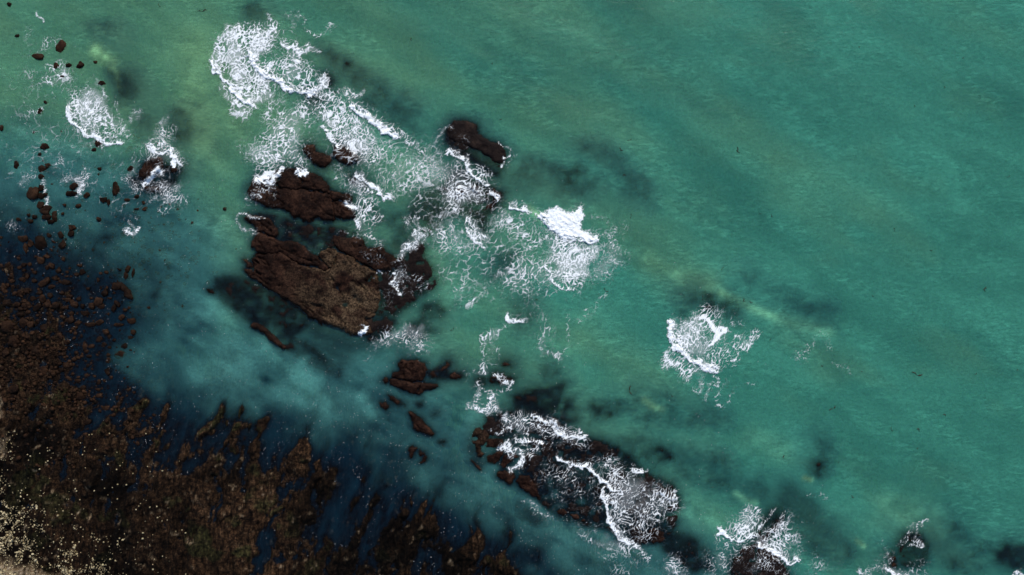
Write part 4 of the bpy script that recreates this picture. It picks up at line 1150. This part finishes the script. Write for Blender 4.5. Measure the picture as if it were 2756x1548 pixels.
# ------------------------------------------------------------------ boulders
def boulder_mesh(name, seed, mat, sub=3, flat=.62, amp=.55, facets=9):
    bm = bmesh.new()
    bmesh.ops.create_icosphere(bm, subdivisions=sub, radius=1.0)
    rng = random.Random(seed)
    planes = []
    for _ in range(facets):
        a = rng.uniform(0, 2 * math.pi)
        e = rng.uniform(-.2, 1.2)
        planes.append((math.cos(a) * math.cos(e), math.sin(a) * math.cos(e), math.sin(e), rng.uniform(.58, .86)))
    for v in bm.verts:
        c = v.co
        for nx, ny, nz, d in planes:
            k = c.x * nx + c.y * ny + c.z * nz
            if k > d:
                s = (k - d) * .88
                c.x -= nx * s
                c.y -= ny * s
                c.z -= nz * s
        n = float(fbm(np.array([c.x * 1.1 + c.z * .7]), np.array([c.y * 1.1 - c.z * .9]), 3, seed)[0])
        n2 = float(fbm(np.array([c.x * 3.5 + c.z * 2]), np.array([c.y * 3.5 - c.z * 2.6]), 2, seed + 50)[0])
        f = 1 + amp * n * .6 + .07 * n2
        v.co = (c.x * f, c.y * f, c.z * f * flat)
    me = bpy.data.meshes.new(name)
    bm.to_mesh(me)
    bm.free()
    me.polygons.foreach_set("use_smooth", np.ones(len(me.polygons), bool))
    me.materials.append(mat)
    return me


B_MESH = [boulder_mesh("boulder", 300 + i, M_BOULDER, 3) for i in range(10)]
B_SMALL = [boulder_mesh("boulder", 400 + i, M_BOULDER, 2) for i in range(8)]
PLACED = []


def ground_at(x, y):
    gx, gy, h = SHORE_H
    if gx[0] < x < gx[-1] and gy[0] < y < gy[-1]:
        return float(bil(gx, gy, h, np.array([x]), np.array([y]))[0])
    return float(land_at(np.array([x]), np.array([y]))[0])


def boulder(x, y, a, b, rot, top, label, group, small=False, name="boulder", rng=random):
    me = rng.choice(B_SMALL if small else B_MESH)
    o = bpy.data.objects.new(name, me)
    zs = max(.9 * min(a, b), .5 * (a + b) * .8)
    o.scale = (a, b, zs)
    o.location = (x, y, top - zs * .55)
    o.rotation_euler = (0, 0, rot)
    link(o)
    tag(o, label, "boulder", group)
    PLACED.append((x, y, max(a, b)))
    return o


NEAR_SHORE = "brown weed-covered boulder standing in the dark blue shallows beside the shore"
IN_SURF = "dark wet boulder breaking the surface in the foamy water at the top left"
SHELF = "rounded brown boulder on the weedy shore flat below the boulder shallows"
HB = [("R", b, 0) for b in [
    (285, 112, 60, 58, 0), (515, 175, 75, 85, 0), (390, 185, 45, 55, 0), (330, 240, 35, 65, 10), (815, 65, 36, 55, 35), (840, 190, 58, 60, 0), (955, 45, 45, 48, 0), (530, 408, 48, 64, -20),
    (690, 497, 58, 36, -28), (630, 515, 28, 38, 0), (790, 545, 42, 40, 0), (305, 475, 42, 35, 20), (390, 470, 28, 30, 0), (850, 397, 30, 34, 20), (1075, 480, 40, 22, -5), (1100, 575, 48, 48, 0),
    (585, 715, 92, 50, 32), (680, 775, 50, 32, 8), (880, 712, 64, 40, -10), (745, 655, 48, 35, -15), (455, 575, 32, 28, 0), (287, 672, 40, 32, 0), (355, 635, 30, 35, 0), (140, 695, 42, 35, 0),
    (455, 697, 36, 28, 0), (140, 630, 26, 30, 0), (25, 790, 45, 65, 15), (250, 855, 50, 55, 0), (345, 825, 50, 32, 25), (530, 850, 45, 35, 0), (835, 860, 35, 25, 0), (665, 890, 40, 40, 0),
    (425, 940, 50, 38, 0), (560, 940, 40, 50, 0), (630, 1005, 62, 58, 0), (490, 1055, 72, 46, 35), (90, 1005, 80, 48, 8), (215, 1015, 48, 52, 0), (320, 970, 50, 25, 0), (335, 1025, 60, 42, 0),
    (755, 1030, 55, 40, 0), (1005, 1025, 65, 42, -5), (940, 900, 38, 25, 0), (900, 950, 45, 40, 0), (1325, 980, 65, 70, 0), (1420, 850, 50, 55, 0), (1575, 765, 70, 60, 10), (1680, 790, 55, 75, 40),
    (1730, 880, 66, 78, 40), (1730, 540, 38, 50, -35), (1700, 620, 32, 62, 5), (1805, 580, 20, 60, -4), (1620, 535, 34, 15, -30), (1140, 1135, 50, 45, 0), (1535, 1065, 35, 50, 0), (1590, 1015, 62, 28, -42),
    (1640, 1190, 45, 40, 0), (1775, 1240, 52, 52, 0), (1600, 1295, 75, 36, 0), (285, 1270, 72, 88, 3), (80, 1320, 85, 70, 0), (265, 1150, 40, 30, 0), (405, 1290, 45, 50, 0), (600, 1350, 70, 55, 10),
    (965, 1140, 32, 50, -15), (950, 1220, 60, 55, 0), (1040, 1270, 50, 35, 0), (1210, 1290, 65, 40, 0), (1330, 1260, 60, 40, 0), (1805, 1395, 40, 40, 0), (1440, 1400, 50, 40, 0),
    (310, 550, 32, 24, 0), (1195, 632, 20, 16, 0), (905, 570, 24, 24, 0), (905, 632, 30, 18, 0), (85, 755, 30, 28, 0), (1490, 930, 34, 20, -10), (1240, 930, 25, 18, 0), (1060, 940, 34, 30, 0),
    (1280, 1130, 25, 18, 0), (1475, 1145, 18, 24, 0), (1190, 805, 28, 24, 0), (1455, 790, 14, 26, 0), (1360, 1040, 45, 45, 0), (1240, 1045, 48, 45, 0), (1115, 1040, 30, 40, 0), (1700, 1090, 34, 26, 0)]]
HB += [("S", b, 0) for b in [
    (420, 200, 88, 100, 0), (545, 130, 40, 48, 0), (545, 240, 45, 62, 0), (610, 220, 30, 30, 0), (535, 365, 50, 55, 0), (600, 440, 100, 70, 12), (610, 525, 70, 60, 0), (735, 530, 45, 72, 0), (975, 105, 60, 45, 0),
    (950, 205, 88, 52, 0), (1550, 150, 56, 108, 2), (1395, 290, 45, 48, 0), (1470, 325, 25, 42, 0), (1160, 230, 45, 38, 0), (870, 370, 26, 24, 0), (1060, 375, 40, 35, 0), (1340, 565, 42, 28, -20),
    (845, 485, 30, 20, 30), (405, 585, 38, 32, 0), (965, 670, 62, 40, -30), (460, 525, 30, 32, 0), (655, 775, 40, 28, -40), (725, 870, 34, 20, -40), (680, 590, 40, 35, 0), (380, 500, 24, 24, 0), (235, 560, 42, 26, -25)]]
HB += [("A", b, 1) for b in [
    (437, 345, 42, 45, 0), (275, 420, 46, 28, -15), (125, 268, 18, 15, 0), (65, 30, 18, 20, 0), (410, 495, 25, 25, 0), (600, 485, 34, 25, 20), (510, 490, 25, 22, 0), (465, 575, 18, 12, 0), (290, 840, 24, 24, 0),
    (340, 770, 20, 15, 0), (755, 625, 34, 18, -10), (715, 470, 18, 12, 0), (320, 1105, 42, 28, -15), (730, 1085, 35, 30, 0), (705, 1130, 20, 20, 0), (5, 965, 15, 25, 0), (295, 1165, 15, 18, 0), (115, 1245, 20, 28, 0)]]
HB += [("E", b, 1) for b in [
    (300, 205, 40, 32, 0), (295, 265, 28, 25, 0), (350, 180, 26, 18, -20), (965, 205, 25, 22, 0), (1020, 415, 20, 20, 0), (945, 440, 25, 18, 0), (1070, 460, 15, 14, 0), (1078, 508, 26, 14, 20), (1020, 510, 22, 14, 0),
    (1680, 508, 16, 16, 0), (740, 210, 18, 15, 0), (730, 20, 28, 25, 0), (1110, 1250, 14, 12, 0)]]
HB += [("T", b, 2) for b in [
    (165, 95, 65, 60, 0), (75, 245, 60, 55, 0), (490, 235, 80, 60, 0), (720, 60, 38, 30, 0), (720, 195, 45, 25, 0), (850, 270, 38, 28, 0), (890, 115, 45, 35, 0), (1325, 80, 75, 50, 0), (1390, 150, 50, 40, 0),
    (1230, 165, 45, 35, 0), (1590, 280, 86, 62, -10), (1450, 365, 52, 48, 0), (1450, 508, 66, 56, 0), (1040, 645, 40, 40, 0), (1050, 590, 32, 20, 0), (1165, 570, 55, 35, 0), (1105, 740, 42, 38, 0), (1080, 850, 50, 45, 0),
    (1330, 840, 45, 35, 0), (1410, 1010, 60, 50, 0), (1585, 870, 28, 32, 0), (1175, 1200, 60, 42, 0), (530, 1215, 40, 35, 0), (900, 440, 60, 45, 0), (570, 510, 60, 60, 0), (330, 660, 60, 45, 25), (180, 750, 80, 58, 20),
    (130, 880, 80, 60, 40), (1475, 40, 35, 35, 0), (1540, 85, 35, 25, 0), (1760, 45, 45, 30, 0), (1480, 180, 28, 22, 0), (1735, 445, 20, 18, 0), (1275, 575, 28, 20, 0), (1500, 600, 30, 30, 0), (1410, 645, 25, 25, 0),
    (1320, 760, 40, 30, 0), (380, 745, 35, 30, 0), (800, 490, 50, 40, 0), (1820, 800, 24, 22, 0), (1910, 920, 24, 22, 0), (1810, 1165, 26, 20, 0), (1865, 1375, 34, 22, 0)]]
SPECIAL = {
    ("S", 420, 200): "broad flat-topped brown boulder at the head of the boulder shallows, biggest of its heap",
    ("S", 600, 440): "large angular brown boulder just south of the flat-topped one",
    ("S", 1550, 150): "tall tombstone-shaped brown boulder standing alone in the shallows",
    ("S", 950, 205): "wide brown boulder with a smaller one perched behind it, left of the tombstone-shaped boulder",
    ("S", 975, 105): "smaller boulder touching the north side of the wide brown one",
    ("R", 515, 175): "large squarish dark boulder speckled with bright grains",
    ("R", 585, 715): "long sausage-shaped brown boulder lying aslant in the blue shallows",
    ("R", 1730, 880): "largest boulder at the seaward edge of the boulder field, lagoon beside it",
    ("R", 285, 1270): "upright oblong brown boulder among low ones at the western edge",
    ("R", 1325, 980): "round-topped boulder with a pale olive crown of weed",
    ("T", 1590, 280): "wedge-shaped brown boulder with a dark shaded face near the lagoon",
    ("T", 1450, 508): "round flat olive-grey boulder like a coin, below the wedge-shaped one",
    ("A", 437, 345): "square dark boulder standing highest among the top left surf",
    ("A", 275, 420): "low triangular dark boulder west of the square one in the surf",
    ("E", 1680, 508): "tiny dark rock alone in the green water west of the two slabs",
}
MARKS = [(at(v_, c_), n_) for v_, c_, n_ in [
    ("S", (420, 200), "the flat-topped boulder heap"), ("S", (1550, 150), "the tombstone-shaped boulder"), ("S", (950, 205), "the wide perched boulder"), ("R", (515, 175), "the squarish speckled boulder"),
    ("R", (585, 715), "the sausage-shaped boulder"), ("R", (1730, 880), "the largest lagoon-edge boulder"), ("R", (285, 1270), "the upright oblong boulder"), ("R", (1325, 980), "the olive-crowned boulder"),
    ("T", (1590, 280), "the wedge-shaped boulder"), ("T", (1450, 508), "the coin-shaped boulder"), ("A", (437, 345), "the square surf boulder"), ("A", (650, 900), "the small western breaker"), ("E", (1120, 200), "the surf-ringed rocks"), ("E", (480, 160), "the milky foam swirl"), ("T", (330, 660), "the dark slanting boulders on the flat")]]
USED_LABELS = {}
NTH = ["", "second ", "third ", "fourth ", "fifth ", "sixth "]


def boulder_label(q, a, b, kind):
    """A label by look, size and the landmark it lies next to."""
    c, n = min(MARKS, key=lambda m_: (m_[0][0] - q[0]) ** 2 + (m_[0][1] - q[1]) ** 2)
    dx, dy = q[0] - c[0], q[1] - c[1]
    r = math.hypot(dx, dy)
    side = ["east", "northeast", "north", "northwest", "west", "southwest", "south", "southeast"][int(round(math.atan2(dy, dx) / (math.pi / 4))) % 8]
    size = "big" if max(a, b) > .62 else "middling" if max(a, b) > .42 else "small"
    ar = max(a, b) / min(a, b)
    shape = "long narrow" if ar > 1.6 else "oval" if ar > 1.22 else "blocky"
    look = ("brown weedy", "dark wet", "brown weedy")[kind]
    if r < 1.0:
        text = f"{size} {shape} {look} boulder touching {n}"
    elif r < 2.6:
        text = f"{size} {shape} {look} boulder close {side} of {n}"
    else:
        text = f"{size} {shape} {look} boulder farther {side} of {n}"
    i_ = USED_LABELS.get(text, 0)
    USED_LABELS[text] = i_ + 1
    return (NTH[min(i_, 5)] + text) if i_ else text


for vw, (bx_, by_, ra, rb, rot), kind in HB:
    k = mpp(vw)
    a, b = ra * k, rb * k
    top = .28 * min(a, b) + .18 if kind != 1 else .30 * min(a, b) + .04
    q = at(vw, (bx_, by_), top)
    g = ground_at(*q)
    top = max(top, g + .45 * min(a, b) + .05)
    if kind == 2:
        top = max(g + .55 * min(a, b), .12)
    lab = SPECIAL.get((vw, bx_, by_)) or boulder_label(q, a, b, kind)
    grp = ("boulders in the blue shallows", "boulders in the top left surf", "boulders on the weedy flat")[kind]
    boulder(q[0], q[1], a * 1.05, b * 1.05, math.radians(rot), top, lab, grp, small=max(a, b) < .45)

# smaller rocks between them, each one its own boulder
rng = random.Random(5)
added = 0
tries = 0
while added < 110 and tries < 6000:
    tries += 1
    u_, v_ = rng.uniform(0, 360), rng.uniform(570, 1010)
    q = at("D", (u_, v_))
    if float(sdist(np.array([q[0]]), np.array([q[1]]), BOULDER_FIELD)[0]) < .5:
        continue
    r = .13 + .42 * rng.random() ** 3
    if any((q[0] - x) ** 2 + (q[1] - y) ** 2 < (.75 * (r + m)) ** 2 for x, y, m in PLACED):
        continue
    g = ground_at(*q)
    top = max(g + .5 * r, rng.uniform(-.05, .3) * r + .04)
    boulder(q[0], q[1], r * rng.uniform(.8, 1.4), r * rng.uniform(.7, 1.0), rng.uniform(0, 3.1), top,
            "small brown stone lying between the larger boulders in the dark shallows", "small stones between the boulders", True, rng=rng)
    added += 1


def scatter_mesh(name, protos, items, mat_list):
    """Many tiny stones joined in one mesh: items (x, y, z, sx, sy, sz, rot)."""
    Vs, Fs = [], []
    n = 0
    for x, y, z, sx, sy, sz, r in items:
        pv, pf = protos[random.randrange(len(protos))]
        c, s = math.cos(r), math.sin(r)
        w = pv * (sx, sy, sz)
        Vs.append(np.stack([w[:, 0] * c - w[:, 1] * s + x, w[:, 0] * s + w[:, 1] * c + y, w[:, 2] + z], 1))
        Fs.append(pf + n)
        n += len(pv)
    return mesh_np(name, np.concatenate(Vs), np.concatenate(Fs), mat_list, smooth=False)


def proto(seed, sub=1):
    bm = bmesh.new()
    bmesh.ops.create_icosphere(bm, subdivisions=sub, radius=1.0)
    rg = np.random.default_rng(seed)
    v = np.array([tuple(x.co) for x in bm.verts]) * (1 + .28 * (rg.random((len(bm.verts), 1)) - .5))
    v[:, 2] *= .7
    f = np.array([[x.index for x in fc.verts] for fc in bm.faces])
    bm.free()
    return v, f


PROTO = [proto(500 + i) for i in range(6)]
items = []
R2 = np.random.default_rng(21)
while len(items) < 2500:
    u_, v_ = R2.uniform(-60, 420), R2.uniform(560, 1180)
    q = at("D", (u_, v_))
    s_ = float(sdist(np.array([q[0]]), np.array([q[1]]), BOULDER_FIELD)[0])
    if R2.random() > np.interp(s_, [-12, -4, 0, 3], [0.03, .25, .7, 1]) * np.interp(v_, [600, 780, 860], [.38, .55, 1]):
        continue
    r = .08 + .28 * R2.random() ** 3
    items.append((q[0], q[1], ground_at(*q) + r * .2, r * R2.uniform(.8, 1.4), r, r * .9, R2.uniform(0, 6)))
for _ in range(230):     # drowned stones off the edge of the boulder field, most just under the surface
    q = at("D", (R2.normal(400, 75), R2.normal(625, 55)))
    if R2.random() < .35:
        q = at("D", (R2.uniform(60, 420), R2.uniform(330, 640)))
    r = .14 + .30 * R2.random() ** 2
    items.append((q[0], q[1], R2.uniform(-.10, .015) - r * .6, r * R2.uniform(.8, 1.5), r, r * .9, R2.uniform(0, 6)))
o = link(bpy.data.objects.new("stones", scatter_mesh("stones", PROTO, items, M_BOULDER)))
tag(o, "countless small dark stones strewn over the boulder shallows and weedy flat", "stones", kind="stuff")

# pale limestone cobbles in the bottom left corner
DENSE = [(at("G", g), w, d) for g, w, d in [((20, 960), 2.9, 1.0), ((10, 800), 2.0, .8), ((90, 1120), 2.4, 1.0), ((200, 1220), 1.9, 1.0), ((270, 1310), 1.3, 1.0), ((120, 1420), 3.0, .8), ((330, 950), 2.0, .22),
                                            ((690, 1230), 1.3, .6), ((640, 1390), 1.6, .9), ((840, 1310), 1.3, .55), ((960, 1390), 1.4, .5), ((300, 820), .9, .4), ((30, 280), 1.3, .5), ((20, 60), 1.6, .3), ((0, 560), 1.2, .35),
                                            ((860, 1085), .7, .35), ((600, 1100), 6.0, .035), ((1100, 900), 9, .012), ((1250, 1250), 6, .02)]]


def pale_density(x, y):
    return min(1.0, max(d * math.exp(-((x - c[0]) ** 2 + (y - c[1]) ** 2) / w ** 2) for c, w, d in DENSE))


cob = []
while len(cob) < 2900:
    u_, v_ = R2.uniform(-200, 1700), R2.uniform(100, 1700)
    q = at("G", (u_, v_))
    clus = float(vnoise(np.array([q[0] / .9]), np.array([q[1] / .9]), 7)[0])
    if R2.random() > pale_density(*q) * sstep(.25, .7, clus) * 1.3:
        continue
    big = R2.random() < .075
    r = R2.uniform(.095, .175) if big else .030 + .065 * R2.random() ** 1.6
    cob.append((r, q[0], q[1]))
cob.sort(reverse=True)
C_MESH = [boulder_mesh("cobble", 600 + i, M_PALE, 2, .7, .2, 3) for i in range(6)]
seen = 0
rest_items = []
for r, x, y in cob:
    g = max(ground_at(x, y), -.06)
    if seen < 290 and abs(x) < 75.2 and y > -42.3:
        o = link(bpy.data.objects.new("limestone_cobble", C_MESH[seen % 6]))
        o.scale = (r * R2.uniform(.9, 1.25), r * R2.uniform(.8, 1.0), r)
        o.location = (x, y, g + r * .35)
        o.rotation_euler = (0, 0, R2.uniform(0, 6.2))
        tag(o, "pale cream limestone cobble lying on dark weedy ground in the bottom left corner", "cobble", "pale cobbles at the bottom left")
        seen += 1
    else:
        rest_items.append((x, y, g + r * .35, r * R2.uniform(.9, 1.3), r, r, R2.uniform(0, 6)))
for _ in range(150):        # strays over the platform
    u_, v_ = R2.uniform(0, 1800), R2.uniform(100, 1440)
    q = at("G", (u_, v_))
    g = ground_at(*q)
    if g > -.02:
        r = R2.uniform(.05, .13)
        rest_items.append((q[0], q[1], g + r * .4, r * 1.2, r, r, R2.uniform(0, 6)))
o = link(bpy.data.objects.new("pebbles", scatter_mesh("pebbles", PROTO, rest_items, M_PALE)))
tag(o, "small cream pebbles scattered among the pale cobbles in the bottom left corner", "pebbles", kind="stuff")

# foam flecks on the quiet water
FLECK_AT = [(at("D", c), w, d) for c, w, d in [((150, 620), 9, .9), ((150, 760), 9, .8), ((330, 1000), 8, .5), ((800, 1000), 9, .8), ((900, 1130), 12, .9), ((700, 1200), 12, .9), ((1230, 1200), 7, 1.0), ((1400, 1330), 8, 1.0), ((1100, 1400), 8, .8),
                                               ((450, 1150), 9, .9), ((560, 850), 4, .5), ((690, 600), 5, .9), ((760, 600), 6, .8), ((450, 520), 7, .35), ((1250, 900), 9, .3), ((1380, 850), 7, .4), ((1050, 800), 6, .5), ((1800, 880), 7, .2), ((1300, 700), 9, .4), ((80, 250), 8, .4), ((1700, 1200), 9, .25), ((2000, 1380), 9, .25), ((430, 780), 8, .3)]]
fl = []
while len(fl) < 2400:
    u_, v_ = R2.uniform(-20, 2100), R2.uniform(100, 1460)
    q = at("D", (u_, v_))
    d = max(k * math.exp(-((q[0] - c[0]) ** 2 + (q[1] - c[1]) ** 2) / w ** 2) for c, w, k in FLECK_AT)
    if R2.random() > d * sstep(.2, .75, float(vnoise(np.array([q[0] / 1.4]), np.array([q[1] / 1.4]), 9)[0])):
        continue
    if ground_at(*q) > -.03 or float(bil(rx, ry, TOP, np.array([q[0]]), np.array([q[1]]))[0]) > 0:
        continue
    r = .014 + .030 * R2.random() ** 2
    fl.append((q[0], q[1], r))
fx = np.array([f[0] for f in fl])
fy = np.array([f[1] for f in fl])
fz = np.maximum(swell(fx, fy), -.05) + .02
pv, pf = PROTO[0]
items = [(x, y, z_, r * 1.3, r, r * .5, i * .7) for (x, y, r), z_, i in zip(fl, fz, range(len(fl)))]
octa = (np.array([(1, 0, 0), (0, 1, 0), (-1, 0, 0), (0, -1, 0), (0, 0, 1.0), (0, 0, -.5)]), np.array([(0, 1, 4), (1, 2, 4), (2, 3, 4), (3, 0, 4), (1, 0, 5), (2, 1, 5), (3, 2, 5), (0, 3, 5)]))
o = link(bpy.data.objects.new("foam_flecks", scatter_mesh("foam_flecks", [octa], items, M_FLECK)))
tag(o, "white foam flecks sprinkled over the quiet blue water near the shore", "foam", kind="stuff")

# drifting scraps of seaweed
def weed_mesh(seed):
    rg = random.Random(seed)
    bm = bmesh.new()
    for k in range(rg.randint(2, 4)):
        x, y = rg.uniform(-.3, .3), rg.uniform(-.3, .3)
        a = rg.uniform(0, 6.2)
        prev = None
        for s in range(5):
            w = .09 * (1 - abs(s - 2) / 3.2)
            nx, ny = -math.sin(a), math.cos(a)
            zt = .035 + .01 * math.sin(s * 2)
            pr = [bm.verts.new((x + nx * w, y + ny * w, .0)), bm.verts.new((x, y, zt)), bm.verts.new((x - nx * w, y - ny * w, .0))]
            if prev:
                bm.faces.new((prev[0], prev[1], pr[1], pr[0]))
                bm.faces.new((prev[1], prev[2], pr[2], pr[1]))
            prev = pr
            x += math.cos(a) * .2
            y += math.sin(a) * .2
            a += rg.uniform(-.7, .7)
    me = bpy.data.meshes.new("floating_seaweed")
    bm.to_mesh(me)
    bm.free()
    me.materials.append(M_WEED)
    return me


W_MESH = [weed_mesh(700 + i) for i in range(5)]
weeds = [("D", (1852, 380), 1.3), ("D", (2307, 942), 1.4), ("D", (2312, 1083), 1.1), ("D", (1583, 984), 1.5), ("D", (2475, 728), .9), ("D", (1940, 545), .7), ("D", (845, 232), .8), ("D", (2378, 1045), .9), ("D", (2242, 1081), .8), ("D", (1970, 1150), .7), ("D", (2143, 1252), .8),
         ("D", (507, 28), 1.0), ("D", (518, 26), .8), ("D", (400, 15), .7), ("D", (1033, 100), .6), ("M", (1585, 350), 1.0), ("M", (1655, 270), .6), ("M", (1620, 535), .9), ("M", (1475, 1400), 1.0), ("K", (970, 355), .7), ("K", (1030, 375), .8), ("K", (1740, 1285), 1.0)]
for i in range(34):
    weeds.append(("D", (R2.uniform(1000, 2560), R2.uniform(40, 1200)), R2.uniform(.35, .7)))
for i, (vw, c, s) in enumerate(weeds):
    q = at(vw, c)
    o = link(bpy.data.objects.new("floating_seaweed", W_MESH[i % 5]))
    o.location = (q[0], q[1], float(swell(np.array([q[0]]), np.array([q[1]]))[0]) + .015)
    o.scale = (s * .62, s * .62, s)
    o.rotation_euler = (0, 0, i * 1.3)
    tag(o, "small dark scrap of seaweed adrift on the open green water", "seaweed", "seaweed scraps adrift")
